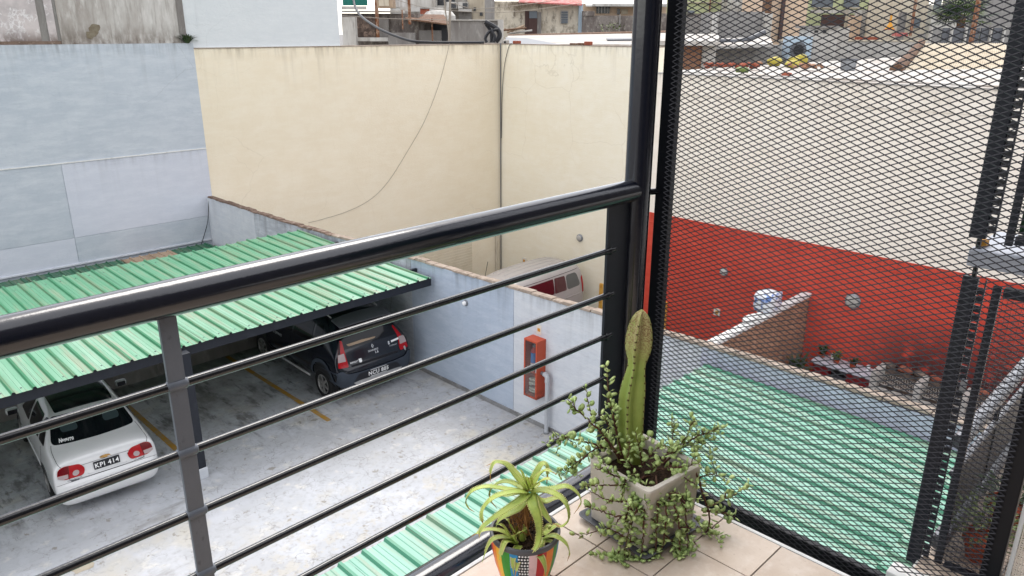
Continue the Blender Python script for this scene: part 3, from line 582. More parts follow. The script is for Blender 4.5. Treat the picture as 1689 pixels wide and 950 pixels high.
class Car:
    def __init__(s, root, stations, paint, name='body', sub=2):
        s.root = root; s.V, s.F = car_body(stations, sub)
        b = MB(); b.add(s.V, s.F); s.body = b.build(name, paint, root, smooth=True, local=True)
        s.bvh = BVHTree.FromPolygons([Vector(v) for v in s.V], s.F)
    def proj(s, p, view, off):
        o, d = s.ray(p, view)
        h = s.bvh.ray_cast(o, d)
        if h[0] is None:
            nr = s.bvh.find_nearest(o+d*3); return nr[0]+(-d)*off
        n = h[1] if h[1].dot(d) < 0 else -h[1]
        return h[0]+n*off
    def ray(s, p, view):
        a, b = p
        if view == 'rear': return Vector((a, -2, b)), Vector((0, 1, 0))
        if view == 'left': return Vector((-3, a, b)), Vector((1, 0, 0))
        if view == 'right': return Vector((3, a, b)), Vector((-1, 0, 0))
        if view == 'top': return Vector((a, b, 4)), Vector((0, 0, -1))
        if view == 'rearl': d = Vector((.5, .86, 0)); return Vector((a, 0, b))-d*3, d
        if view == 'rearr': d = Vector((-.5, .86, 0)); return Vector((a, 0, b))-d*3, d
    def patch(s, name, poly, view, m, off=.004, cell=.035, parent=None, round_=0):
        poly = [Vector((p[0], p[1], 0)) for p in poly]
        if round_: poly = rounded(poly, round_)
        bm = bmesh.new(); vs = [bm.verts.new(p) for p in poly]; bm.faces.new(vs)
        bmesh.ops.triangulate(bm, faces=bm.faces[:])
        for _ in range(7):
            ed = [e for e in bm.edges if e.calc_length() > cell*1.6]
            if not ed or len(bm.verts) > 1500: break
            bmesh.ops.subdivide_edges(bm, edges=ed, cuts=1, use_grid_fill=False)
            bmesh.ops.triangulate(bm, faces=bm.faces[:])
        for v in bm.verts: v.co = s.proj((v.co.x, v.co.y), view, off)
        b = MB(); bm.verts.index_update(); b.add([tuple(v.co) for v in bm.verts], [tuple(v.index for v in f.verts) for f in bm.faces]); bm.free()
        return b.build(name, m, parent or s.root, smooth=True, local=True)
    def line(s, name, pts, view, m='seam', r=.004, n=24, parent=None, off=.0):
        P = spline([(p[0], p[1], 0) for p in pts], n) if len(pts) > 2 else [Vector((pts[0][0], pts[0][1], 0)).lerp(Vector((pts[1][0], pts[1][1], 0)), i/n) for i in range(n+1)]
        b = MB(); b.tube([s.proj((p.x, p.y), view, off) for p in P], r, 5)
        return b.build(name, m, parent or s.root, smooth=True, local=True)
    def text(s, name, body, c, size, view, m, parent=None, shear=0., bold=0., off=.006):
        me = textmesh(body, size, shear, bold)
        for v in me.vertices:
            a, b = v.co.x+c[0], v.co.y+c[1]
            if view == 'left': a = c[0]-v.co.x
            v.co = s.proj((a, b), view, off)
        me.materials.clear(); me.materials.append(M[m]); me.name = name
        o = bpy.data.objects.new(name, me); COL.objects.link(o); o.parent = parent or s.root; o['kind'] = 'stuff'; return o
    def wheels(s, ys, x, r, wid, spokes=6, dz=0.):
        for y in ys:
            for sg in (-1, 1):
                s.patch('wheel_arch', [(y+math.cos(a*math.pi/12)*(r+.045), r+.02+math.sin(a*math.pi/12)*(r+.05)) for a in range(-3, 16)], 'left' if sg < 0 else 'right', 'black', .004)
                b = MB(); c = (sg*(x-wid/2), y, r+dz)
                b.lathe([(r*.62, wid*.5), (r*.72, wid*.52), (r*.93, wid*.5), (r, wid*.36), (r, -wid*.36), (r*.93, -wid*.5), (r*.6, -wid*.5)], c, 36, 'x')
                ty = b.build('wheel', 'rubber', s.root, smooth='auto', local=True)
                b = MB(); q = sg
                def X(h): return h*q
                b.lathe([(r*.64, X(wid*.5)), (r*.60, X(wid*.53)), (r*.57, X(wid*.46)), (r*.55, X(wid*.2))], c, 36, 'x')
                b.lathe([(r*.17, X(wid*.2)), (r*.16, X(wid*.5)), (.001, X(wid*.52))], c, 16, 'x')
                for k in range(spokes):
                    a = 2*math.pi*k/spokes+.3
                    d = Vector((0, math.cos(a), math.sin(a))); pd = Vector((0, -math.sin(a), math.cos(a)))
                    b.obox(Vector(c)+Vector((X(wid*.46), 0, 0))+d*r*.36, d*r*.22, pd*r*.085, (wid*.035, 0, 0))
                b.build('rim', 'alloy', ty, smooth='auto', local=True)
                MB().lathe([(r*.56, X(wid*.15)), (.001, X(wid*.15))], c, 24, 'x').build('brake_shadow', 'black', ty, local=True)
def rounded(poly, r, n=5):
    out = []; k = len(poly)
    for i, p in enumerate(poly):
        a, c = poly[i-1], poly[(i+1) % k]
        d1 = (a-p); d2 = (c-p); l = min(r, d1.length*.45, d2.length*.45); p1 = p+d1.normalized()*l; p2 = p+d2.normalized()*l
        for j in range(n+1):
            t = j/n; out.append(p1*(1-t)**2+p*2*t*(1-t)+p2*t*t)
    return out
def prof(wb, zb, ws, zs, wm, zm, wl, zl, we, ze, wr, zr, zt):
    return [(0, zb), (wb*.6, zb), (wb, zb), (ws, zs), (wm, zm), (wl, zl), (we, ze), (wr, zr), (wr*.5, (zr+zt*2)/3), (0, zt)]
# ---- white sedan
WR = thing('white_sedan', (3.22, 12.98, G), 'white sedan with black roof parked under the carport, plate KPI 414', 'car', 'parked cars', rz=math.radians(-4.6)); WR.scale = (1.03, 1.03, 1.04)
st = [
 (-.005, prof(.50,.33, .56,.36, .60,.45, .58,.52, .54,.56, .4,.575, .58)),
 (.03, prof(.62,.24, .70,.30, .73,.45, .71,.55, .67,.60, .5,.612, .615)),
 (.075, prof(.66,.21, .755,.28, .79,.45, .775,.58, .72,.635, .5,.645, .65)),
 (.11, prof(.66,.20, .77,.28, .80,.50, .785,.70, .72,.78, .5,.80, .805)),
 (.14, prof(.66,.20, .78,.28, .805,.55, .785,.84, .72,.935, .5,.955, .96)),
 (.20, prof(.66,.20, .785,.28, .81,.55, .785,.88, .71,.965, .5,.995, 1.0)),
 (.40, prof(.66,.20, .79,.28, .815,.55, .79,.90, .70,.98, .5,1.005, 1.015)),
 (.66, prof(.66,.20, .79,.28, .815,.55, .79,.915, .69,.995, .5,1.02, 1.03)),
 (.78, prof(.66,.20, .79,.28, .815,.55, .79,.92, .66,1.06, .5,1.09, 1.10)),
 (1.18, prof(.66,.20, .79,.28, .815,.55, .79,.925, .565,1.345, .44,1.375, 1.385)),
 (1.34, prof(.66,.20, .79,.28, .815,.55, .79,.925, .555,1.39, .42,1.425, 1.435)),
 (1.9, prof(.66,.20, .79,.28, .815,.55, .79,.915, .56,1.41, .42,1.445, 1.455)),
 (2.4, prof(.66,.20, .79,.28, .815,.55, .79,.905, .55,1.38, .42,1.415, 1.425)),
 (2.62, prof(.66,.20, .79,.28, .815,.55, .785,.90, .56,1.28, .42,1.31, 1.32)),
 (3.15, prof(.66,.20, .79,.28, .815,.55, .78,.87, .67,.95, .45,.98, .985)),
 (3.7, prof(.66,.20, .78,.28, .805,.5, .76,.78, .66,.84, .45,.87, .875)),
 (4.05, prof(.6,.22, .70,.28, .72,.45, .67,.64, .58,.69, .4,.71, .715)),
 (4.17, prof(.5,.30, .56,.34, .56,.45, .52,.56, .45,.58, .3,.59, .595))]
c = Car(WR, st, 'carwhite')
c.patch('rear_window', [(-.655, 1.035), (.655, 1.035), (.53, 1.345), (-.53, 1.345)], 'rear', 'glass', .005, round_=.06)
for sx in (-.33, .33): c.patch('headrest', [(sx-.14, 1.15), (sx+.14, 1.15), (sx+.11, 1.285), (sx-.11, 1.285)], 'rear', 'headrest', .0075, round_=.07)
c.patch('roof_panel', [(-.46, 1.22), (.46, 1.22), (.47, 2.36), (-.47, 2.36)], 'top', 'carroof', .005, round_=.05)
for v in ('left', 'right'):
    c.patch('side_window', [(.92, .965), (1.30, .955), (1.34, 1.30), (1.22, 1.325)], v, 'glass', .005, round_=.05)
    c.patch('side_window', [(1.38, .952), (2.12, .945), (2.08, 1.335), (1.42, 1.315)], v, 'glass', .005, round_=.05)
    c.patch('side_window', [(2.20, .945), (2.98, .93), (2.50, 1.30), (2.17, 1.335)], v, 'glass', .005, round_=.05)
    c.line('door_gap', [(1.14, .90), (1.08, .70), (1.30, .46), (1.34, .26)], v); c.line('door_gap', [(2.16, .92), (2.17, .6), (2.16, .26)], v)
    c.line('side_molding', [(1.2, .52), (3.0, .52)], v, 'carwhite', .016)
    c.patch('door_handle', [(1.46, .80), (1.62, .80), (1.62, .83), (1.46, .83)], v, 'carwhite', .02)
c.line('boot_gap', [(-.66, 1.03), (-.69, .96), (-.66, .90), (-.60, .80), (-.57, .70), (-.52, .655), (0, .645), (.52, .655), (.57, .70), (.60, .80), (.66, .90), (.69, .96), (.66, 1.03)], 'rear', n=70)
c.line('bumper_gap', [(-.77, .62), (-.6, .635), (0, .64), (.6, .635), (.77, .62)], 'rear', r=.003, n=40)
c.patch('plate_recess', [(-.30, .68), (.30, .68), (.34, .84), (-.34, .84)], 'rear', 'carwhite', .004, round_=.04)
c.line('recess_edge', [(-.30, .68), (.30, .68)], 'rear', 'carwhite', .008); c.line('recess_lip', [(-.40, .845), (0, .85), (.40, .845)], 'rear', 'seam', .003)
pl = c.patch('licence_plate', [(-.2, .705), (.2, .705), (.2, .835), (-.2, .835)], 'rear', 'plate', .014, round_=.012)
c.text('plate_number', 'KPI 414', (0, .762), .105, 'rear', 'p_white', pl, bold=.002, off=.02)
for sg in (-1, 1):
    v = 'rear' if 1 else None
    pts = [(sg*.41, .685), (sg*.385, .79), (sg*.46, .88), (sg*.70, .905), (sg*.79, .87), (sg*.805, .74), (sg*.70, .69)]
    tl = c.patch('tail_light', pts, 'rearl' if sg < 0 else 'rearr', 'lred', .007, round_=.05)
    E_ = lambda a: [(sg*x, z) for x, z in a]
    vw = 'rearl' if sg < 0 else 'rearr'
    c.patch('reverse_lens', E_([(.525+.050*math.cos(k*math.pi/8), .755+.045*math.sin(k*math.pi/8)) for k in range(16)]), vw, 'lclear', .012, parent=tl)
    c.patch('outer_lens', E_([(.64, .775), (.635, .893), (.70, .895), (.782, .86), (.797, .785)]), vw, 'ldark', .011, parent=tl)
    c.patch('clear_strip', E_([(.64, .705), (.64, .768), (.797, .775), (.795, .735), (.72, .70)]), vw, 'lclear', .011, parent=tl)
    c.line('lens_gap', E_([(.63, .69), (.63, .90)]), vw, 'seam', .004, parent=tl, off=.008)
c.patch('bow_tie_badge', [(-.075, .865), (-.02, .865), (-.02, .855), (.03, .855), (.03, .868), (.085, .868), (.065, .893), (.018, .893), (.018, .903), (-.03, .903), (-.03, .89), (-.09, .89)], 'rear', 'gold', .008)
c.text('badge_lettering', 'CLASSIC', (.50, .66), .04, 'rear', 'p_grey', off=.005)
c.text('badge_lettering', 'CHEVROLET', (-.50, .66), .036, 'rear', 'p_grey', off=.005)
c.patch('dealer_sticker', [(-.56, .635), (-.44, .635), (-.44, .655), (-.56, .655)], 'rear', 'p_grey', .008)
c.text('window_script', 'Navarro', (-.43, 1.07), .058, 'rear', 'p_white', shear=.35, bold=.003, off=.009)
c.patch('boot_lock', [(.34+.012*math.cos(k*math.pi/5), .80+.012*math.sin(k*math.pi/5)) for k in range(10)], 'rear', 'seam', .006)
for sg in (-1, 1):
    b = MB(); b.obox((sg*.93, 2.72, .985), (.10, 0, 0), (0, .06, 0), (0, 0, .06)); b.build('wing_mirror', 'carwhite' , WR, smooth=False, bevel=.04, local=True)
    b = MB(); b.obox((sg*.93, 2.655, .985), (.075, 0, 0), (0, .006, 0), (0, 0, .042)); b.build('mirror_glass', 'glass', WR, local=True)
c.wheels((.98, 3.42), .80, .285, .175, 7)
# ---- dark hatchback
SR = thing('dark_hatchback', (8.98, 13.2, G+.09), 'dark navy hatchback with grey bumper and rear spoiler beside the low wall', 'car', 'parked cars', rz=math.radians(-1.5)); SR.scale = (1.08, 1.08, 1.08)
st = [
 (-.01, prof(.60,.36, .64,.40, .66,.50, .64,.60, .60,.66, .4,.675, .68)),
 (.03, prof(.70,.28, .80,.36, .83,.52, .82,.63, .76,.70, .5,.715, .72)),
 (.09, prof(.74,.26, .87,.34, .90,.55, .89,.72, .82,.77, .5,.785, .79)),
 (.13, prof(.74,.25, .885,.34, .915,.60, .90,.86, .83,.92, .5,.94, .945)),
 (.17, prof(.74,.25, .89,.34, .92,.60, .90,.95, .82,1.05, .5,1.08, 1.085)),
 (.30, prof(.74,.25, .895,.34, .925,.60, .90,.99, .77,1.20, .5,1.23, 1.24)),
 (.52, prof(.74,.25, .895,.34, .925,.60, .90,1.0, .70,1.45, .5,1.495, 1.505)),
 (.62, prof(.74,.25, .895,.34, .925,.60, .90,1.0, .69,1.53, .5,1.575, 1.585)),
 (1.0, prof(.74,.25, .895,.34, .925,.60, .90,1.0, .68,1.57, .5,1.615, 1.63)),
 (1.8, prof(.74,.25, .895,.34, .925,.60, .90,.99, .68,1.59, .5,1.635, 1.65)),
 (2.4, prof(.74,.25, .895,.34, .925,.60, .90,.98, .67,1.55, .5,1.60, 1.61)),
 (2.65, prof(.74,.25, .895,.34, .925,.60, .89,.97, .67,1.44, .5,1.48, 1.49)),
 (3.2, prof(.74,.25, .895,.34, .925,.60, .88,.95, .76,1.05, .5,1.09, 1.10)),
 (3.8, prof(.74,.25, .88,.34, .91,.58, .86,.87, .74,.95, .5,.98, .99)),
 (4.15, prof(.68,.28, .80,.36, .82,.54, .76,.72, .66,.79, .4,.82, .825)),
 (4.29, prof(.58,.34, .66,.40, .66,.52, .60,.64, .52,.68, .3,.69, .695))]
c = Car(SR, st, 'carblue')
c.patch('rear_window', [(-.74, 1.08), (.74, 1.08), (.63, 1.475), (-.63, 1.475)], 'rear', 'glass', .006, round_=.09)
c.patch('parcel_items', [(-.52, 1.115), (.1, 1.125), (.15, 1.15), (-.2, 1.165), (-.56, 1.155)], 'rear', 'tan', .009, round_=.02)
for v in ('left', 'right'):
    c.patch('side_window', [(.62, 1.06), (1.02, 1.05), (1.05, 1.43), (.82, 1.45)], v, 'glass', .005, round_=.05)
    c.patch('side_window', [(1.10, 1.048), (1.86, 1.035), (1.86, 1.47), (1.13, 1.45)], v, 'glass', .005, round_=.05)
    c.patch('side_window', [(1.95, 1.032), (2.95, 1.02), (2.52, 1.42), (1.95, 1.47)], v, 'glass', .005, round_=.05)
    c.line('door_gap', [(1.05, 1.0), (1.0, .75), (1.22, .52), (1.26, .35)], v); c.line('door_gap', [(1.9, 1.0), (1.91, .6), (1.9, .33)], v)
    c.patch('door_handle', [(1.15, .90), (1.33, .90), (1.33, .935), (1.15, .935)], v, 'carblue', .022)
    c.patch('wheel_flare', [(.66+math.cos(a*math.pi/16)*.475, .34+math.sin(a*math.pi/16)*.47) for a in range(0, 17)]+[(.66+math.cos(a*math.pi/16)*.40, .34+math.sin(a*math.pi/16)*.395) for a in range(16, -1, -1)], v, 'carplastic', .014, cell=.05)
    b = MB(); sx = -1 if v == 'left' else 1; b.tube([(sx*.93, 1.15, .30), (sx*.93, 2.85, .30)], .026, 8); b.build('sill_trim', 'silver', SR, smooth=True, local=True)
    c.text('door_lettering', 'STEPWAY', (2.55, .82), .09, v, 'chrome', off=.004) if v == 'left' else None
# bumper skin, a grey cover with raised corners
c.patch('rear_bumper', [(-.93, .36), (-.62, .33), (.62, .33), (.93, .36), (.93, .66), (.80, .70), (.70, .62), (.40, .60), (-.40, .60), (-.70, .62), (-.80, .70), (-.93, .66)], 'rear', 'carplastic', .022, cell=.05, round_=.05)
c.patch('skid_plate', [(-.52, .345), (.52, .345), (.60, .41), (.44, .425), (-.44, .425), (-.60, .41)], 'rear', 'silver', .034, round_=.02)
c.patch('bumper_recess', [(-.58, .43), (.58, .43), (.46, .565), (-.46, .565)], 'rear', 'plate', .027, round_=.04)
pl = c.patch('licence_plate', [(-.2, .435), (.2, .435), (.2, .575), (-.2, .575)], 'rear', 'plate', .036, round_=.012)
c.line('plate_border', [(-.197, .437), (.197, .437)], 'rear', 'p_white', .005, parent=pl, off=.038); c.line('plate_border', [(-.197, .573), (.197, .573)], 'rear', 'p_white', .005, parent=pl, off=.038)
c.text('plate_number', 'NCU 805', (0, .503), .115, 'rear', 'p_white', pl, bold=.003, off=.042)
b = MB(); b.lathe([(.038, -.05), (.042, .05)], (-.40, .0, .34), 14, 'y'); b.build('exhaust_tip', 'chrome', SR, smooth=True, local=True)
c.line('tailgate_gap', [(-.72, 1.12), (-.76, .98), (-.68, .80), (-.60, .735), (0, .72), (.60, .735), (.68, .80), (.76, .98), (.72, 1.12)], 'rear', n=60)
c.patch('tailgate_step', [(-.56, .725), (.56, .725), (.58, .76), (-.58, .76)], 'rear', 'seam', .006)
for sg in (-1, 1):
    vw = 'rearl' if sg < 0 else 'rearr'; E_ = lambda a: [(sg*x, z) for x, z in a]
    tl = c.patch('tail_light', E_([(.67, .74), (.91, .76), (.91, .95), (.86, 1.24), (.79, 1.23), (.735, 1.0)]), vw, 'lred', .008, round_=.03)
    c.patch('clear_lens', E_([(.725, .86), (.91, .87), (.905, 1.01), (.765, 1.02)]), vw, 'lclear', .013, parent=tl, round_=.015)
    c.patch('dark_edge', E_([(.85, .97), (.90, .97), (.862, 1.23), (.84, 1.23)]), vw, 'black', .012, parent=tl)
# spoiler
b = MB(); P1 = []
for i in range(9):
    x = -.62+1.24*i/8; k = 1-(x/.62)**2
    P1.append([(x, .30-.06*k, 1.53+.04*k), (x, .64, 1.60+.05*k), (x, .64, 1.57+.05*k), (x, .32-.06*k, 1.50+.04*k)])
vs = [p for q in P1 for p in q]; fs = [(i*4+k, i*4+(k+1)%4, (i+1)*4+(k+1)%4, (i+1)*4+k) for i in range(8) for k in range(4)]+[(0,1,2,3), (35,34,33,32)]
b.add(vs, fs); b.build('rear_spoiler', 'saucer', SR, smooth='auto', local=True)
b = MB(); b.add([(-.05, .272, 1.535), (.05, .272, 1.535), (.05, .262, 1.56), (-.05, .262, 1.56)], [(0,1,2,3)]); b.build('brake_light', 'ldark', SR, local=True)
# badges
c.patch('diamond_badge', [(0, .955), (.028, 1.0), (0, 1.045), (-.028, 1.0)], 'rear', 'chrome', .012)
c.patch('diamond_centre', [(0, .975), (.012, 1.0), (0, 1.025), (-.012, 1.0)], 'rear', 'carblue', .015)
c.text('badge_lettering', 'SANDERO', (0, .915), .05, 'rear', 'chrome', off=.01, bold=.001)
c.text('badge_lettering', '1.6', (.07, .86), .065, 'rear', 'chrome', off=.01, bold=.003)
c.text('badge_lettering', 'RENAULT', (-.49, .80), .042, 'rear', 'p_white', off=.01, bold=.001)
c.patch('shield_sticker', [(-.345, .755), (-.31, .77), (-.31, .835), (-.38, .835), (-.38, .77)], 'rear', 'p_white', .01)
c.text('badge_lettering', 'S', (.40, .955), .085, 'rear', 'chrome', off=.01, bold=.006)
c.patch('white_sticker', [(.46, .95), (.66, .965), (.66, 1.005), (.46, .99)], 'rear', 'p_white', .01)
c.text('badge_lettering', 'STEPWAY', (.50, .885), .042, 'rear', 'chrome', off=.01)
c.patch('diamond_sticker', [(.76, .70), (.785, .76), (.775, .80), (.735, .79), (.735, .73)], 'rear', 'silver', .012)
for sg in (-1, 1):
    b = MB(); b.obox((sg*1.03, 2.75, 1.08), (.10, 0, 0), (0, .065, 0), (0, 0, .07)); b.build('wing_mirror', 'carblue', SR, bevel=.04, local=True)
for sg in (-1, 1): b = MB(); b.tube([(sg*.56, .75, 1.60), (sg*.57, 1.0, 1.645), (sg*.57, 2.1, 1.66), (sg*.56, 2.35, 1.63)], .014, 8); b.build('roof_bar', 'silver', SR, smooth=True, local=True)
c.wheels((.66, 3.36), .915, .33, .20, 6, dz=-.085)
# ---- silver van in the lower yard, local +y is its front; it faces the low wall
VR = thing('silver_van', (23.5, 20.2, G2), 'silver minibus with maroon side windows parked in the lower yard by the wall', 'van', 'parked cars', rz=math.radians(90)); VR.scale = (1.25, 1.25, 1.27)
st = [
 (0, prof(.6,.45, .7,.5, .75,.8, .74,1.1, .68,1.5, .5,1.62, 1.65)),
 (.06, prof(.75,.32, .88,.42, .92,.8, .90,1.12, .80,1.62, .6,1.78, 1.80)),
 (.22, prof(.78,.28, .92,.40, .96,.8, .95,1.15, .82,1.72, .62,1.87, 1.90)),
 (.9, prof(.78,.28, .93,.40, .97,.8, .96,1.15, .84,1.76, .64,1.91, 1.945)),
 (2.2, prof(.78,.28, .93,.40, .97,.8, .96,1.15, .84,1.76, .64,1.91, 1.95)),
 (3.1, prof(.78,.28, .93,.40, .97,.8, .96,1.13, .82,1.70, .62,1.85, 1.89)),
 (3.5, prof(.78,.28, .93,.40, .97,.8, .95,1.10, .78,1.50, .6,1.66, 1.70)),
 (4.15, prof(.78,.28, .93,.40, .96,.75, .92,1.02, .82,1.12, .6,1.2, 1.22)),
 (4.8, prof(.75,.30, .86,.40, .88,.65, .82,.85, .7,.92, .5,.95, .96)),
 (5.0, prof(.6,.4, .7,.45, .7,.6, .66,.7, .55,.74, .4,.75, .755))]
c = Car(VR, st, 'vanpaint')
for v in ('left', 'right'):
    c.patch('side_window', [(.28, 1.22), (.95, 1.20), (.95, 1.66), (.42, 1.66)], v, 'glassgrey', .006, round_=.12)
    c.patch('side_window', [(.98, 1.20), (1.55, 1.20), (1.5, 1.67), (1.0, 1.66)], v, 'winered', .006, round_=.05)
    c.patch('side_window', [(1.58, 1.20), (2.75, 1.18), (2.72, 1.65), (1.55, 1.67)], v, 'winered', .006, round_=.05)
    c.patch('side_window', [(2.95, 1.17), (3.85, 1.12), (3.4, 1.5), (2.93, 1.62)], v, 'glass', .006, round_=.05)
    c.line('side_crease', [(.15, .95), (2.9, .93)], v, 'vanpaint', .018)
    c.line('roof_gutter', [(.25, 1.74), (3.1, 1.70)], v, 'seam', .008)
    c.patch('tail_light', [(.05, .95), (.20, .95), (.22, 1.45), (.12, 1.5)], v, 'lred', .012, round_=.03)
    c.line('door_gap', [(1.56, 1.68), (1.56, .45)], v); c.line('door_gap', [(2.85, 1.68), (2.85, .45)], v)
for k in range(5): c.line('roof_rib', [(-.5+k*.25, .4), (-.5+k*.25, 2.9)], 'top', 'vanpaint', .014)
b = MB(); b.tube([(.55, 3.2, 1.82), (.58, 3.05, 2.25)], .008, 6); b.build('aerial', 'black', VR, local=True)
c.wheels((.85, 3.95), .945, .33, .2, 6)

# ================================================================== SMALL THINGS IN THE CAR PARK
t = thing('fire_cabinet', (XL, 9.75, -5.62), 'orange red fire cabinet with glass front fixed to the low wall', 'cabinet')
cx0, cx1, cy0, cy1, cz0, cz1 = XL-.25, XL-.001, 9.50, 9.86, -5.55, -4.28
b = MB(); T = .02
b.box(cx1-T, cx1, cy0, cy1, cz0, cz1); b.box(cx0, cx1-T, cy0, cy0+T, cz0, cz1); b.box(cx0, cx1-T, cy1-T, cy1, cz0, cz1); b.box(cx0, cx1-T, cy0+T, cy1-T, cz1-T, cz1); b.box(cx0, cx1-T, cy0+T, cy1-T, cz0, cz0+T)
b.build('box', 'cabred', t)
b = MB(); e = .035
for q in ((cy0, cy0+e, cz0, cz1), (cy1-e, cy1, cz0, cz1), (cy0+e, cy1-e, cz0, cz0+e), (cy0+e, cy1-e, cz1-e, cz1)): b.box(cx0-.014, cx0-.002, *q)
dr = b.build('door', 'cabred', t)
def glassmat():
    m = bpy.data.materials.new('clear_pane'); m.use_nodes = True; nt = m.node_tree; nt.nodes.clear()
    o = nt.nodes.new('ShaderNodeOutputMaterial'); mx = nt.nodes.new('ShaderNodeMixShader'); tr = nt.nodes.new('ShaderNodeBsdfTransparent'); gl = nt.nodes.new('ShaderNodeBsdfGlossy')
    gl.inputs['Roughness'].default_value = .08; tr.inputs[0].default_value = (.9, .92, .92, 1); mx.inputs[0].default_value = .10
    nt.links.new(tr.outputs[0], mx.inputs[1]); nt.links.new(gl.outputs[0], mx.inputs[2]); nt.links.new(mx.outputs[0], o.inputs[0]); return m
M['pane'] = glassmat()
MB().box(cx0-.010, cx0-.006, cy0+e, cy1-e, cz0+e, cz1-e).build('glass_pane', 'pane', dr)
MB().box(cx0-.018, cx0-.0145, cy0+.01, cy0+.03, -4.95, -4.85).build('latch', 'silver', dr)
t = thing('fire_extinguisher', (XL-.13, 9.70, -5.0), 'red fire extinguisher with blue and white label inside the fire cabinet', 'extinguisher')
ex, ey = XL-.13, 9.70
MB().lathe([(.001, -5.0), (.065, -5.0), (.07, -4.97), (.07, -4.58), (.05, -4.53), (.028, -4.50), (.025, -4.46)], (ex, ey, 0), 20).build('cylinder', 'extred', t, smooth='auto')
MB().lathe([(.071, -4.80), (.071, -4.58)], (ex, ey, 0), 20).build('label', 'extblue', t, smooth=True)
MB().lathe([(.0715, -4.95), (.0715, -4.81)], (ex, ey, 0), 20).build('label', 'p_white', t, smooth=True)
MB().lathe([(.03, -4.47), (.03, -4.40), (.001, -4.40)], (ex, ey, 0), 14).build('valve', 'galv', t, smooth='auto')
MB().box(ex-.07, ex+.02, ey-.012, ey+.012, -4.42, -4.40).build('handle', 'black', t)
MB().box(XL-.2, XL-.03, 9.53, 9.83, -5.02, -5.005).build('cabinet_shelf', 'cabred', bpy.data.objects['fire_cabinet'])
b = MB()
for k in range(6):
    a = random.uniform(0, 6.28); p = [(ex+.06*math.cos(a+j*.8)*(1+.2*random.random()), 9.68+.11*math.sin(a+j*.8), -5.48+.05*k+.01*j) for j in range(9)]
    b.tube(spline(p, 30), .026, 8)
tag(b.build('canvas_hose', 'cloth', smooth=True), 'coiled pale canvas hose at the bottom of the fire cabinet', 'hose')
t = thing('standpipe', (XL-.13, 9.36, G), 'grey standpipe running up from the floor into the fire cabinet', 'pipe')
px, py = XL-.12, 9.34
MB().tube([(px, py, G), (px, py, -5.12)], .042, 18).build('pipe', 'pvc', t, smooth='auto')
MB().tube(spline([(px, py, -5.12), (px, py, -5.05), (px, py+.03, -5.0), (px, py+.09, -4.985)], 12), .05, 18).build('elbow', 'pvc', t, smooth='auto')
MB().tube([(px, py+.09, -4.985), (px, 9.52, -4.985)], .036, 16).build('stub_pipe', 'galv', t, smooth='auto')
MB().lathe([(.046, -5.16), (.052, -5.14), (.052, -5.1), (.046, -5.08)], (px, py, 0), 18).build('collar', 'pvc', t, smooth='auto')
MB().lathe([(.06, G), (.06, G+.04), (.043, G+.05)], (px, py, 0), 18).build('base_collar', 'galv', t, smooth='auto')
t = thing('wall_notice', (XL, 9.70, -4.12), 'small white notice with amber print above the fire cabinet', 'notice')
MB().box(XL-.006, XL-.001, 9.63, 9.76, -4.23, -4.03).build('board', 'paper', t); MB().box(XL-.009, XL-.0065, 9.66, 9.73, -4.17, -4.10).build('print', 'amber', t)
t = thing('wall_lamp', (XL, 11.9, -4.1), 'small white bulkhead lamp on the blue part of the low wall', 'lamp')
MB().lathe([(.07, -.0), (.07, -.02), (.055, -.04), (.001, -.04)], (XL-.001, 11.9, -4.12), 20, 'x').build('base', 'galv', t, smooth='auto')
MB().lathe([(.052, -.035), (.05, -.07), (.03, -.09), (.001, -.10)], (XL-.001, 11.9, -4.12), 20, 'x').build('lamp_glass', 'p_white', t, smooth='auto')

# cables and pipes on the walls
def cable(name, pts, r, m, label, cat='cable', n=40, group=None):
    b = MB(); b.tube(spline(pts, n), r, 8); return tag(b.build(name, m, smooth=True), label, cat, group)
cable('corner_downpipe', [(XR-.06, YB-.10, 1.05), (XR-.06, YB-.10, -2), (XR-.06, YB-.10, -6), (XR-.06, YB-.10, -9.8)], .024, 'saucer', 'thin dark conduit running down the corner of the beige walls', 'conduit')
cable('white_downpipe', [(XR-.32, YB-.06, -6.6), (XR-.32, YB-.06, -8), (XR-.32, YB-.06, -9.8)], .055, 'cream', 'cream pipe at the foot of the beige corner behind the van', 'pipe')

cable('hanging_cable', [(21.25, 24.76, 1.06), (21.03, 24.77, .4), (20.58, 24.77, -.66), (19.83, 24.77, -1.94), (18.9, 24.77, -3.07), (17.88, 24.77, -4.16), (16.96, 24.77, -4.76), (15.82, 24.77, -5.06), (14.75, 24.77, -5.17), (14.2, 24.77, -5.2)], .0065, 'greycable', 'thin grey cable drooping in a long curve across the beige wall')
cable('wall_cable', [(10.55, 24.72, -3.66), (10.5, 24.7, -4.1), (10.40, 24.66, -4.5), (10.25, 24.68, -4.9), (10.1, 24.7, -5.25)], .012, 'cable', 'thin dark wire hanging at the inner corner of the blue wall')
cable('corner_cable', [(XR-.04, 24.05, 1.05), (XR-.04, 24.22, .9), (XR-.05, 24.48, .08), (XR-.05, 24.62, -1.2), (XR-.06, 24.66, -3)], .012, 'cable', 'thin wire bowing from the top of the pale beige wall to the corner conduit')
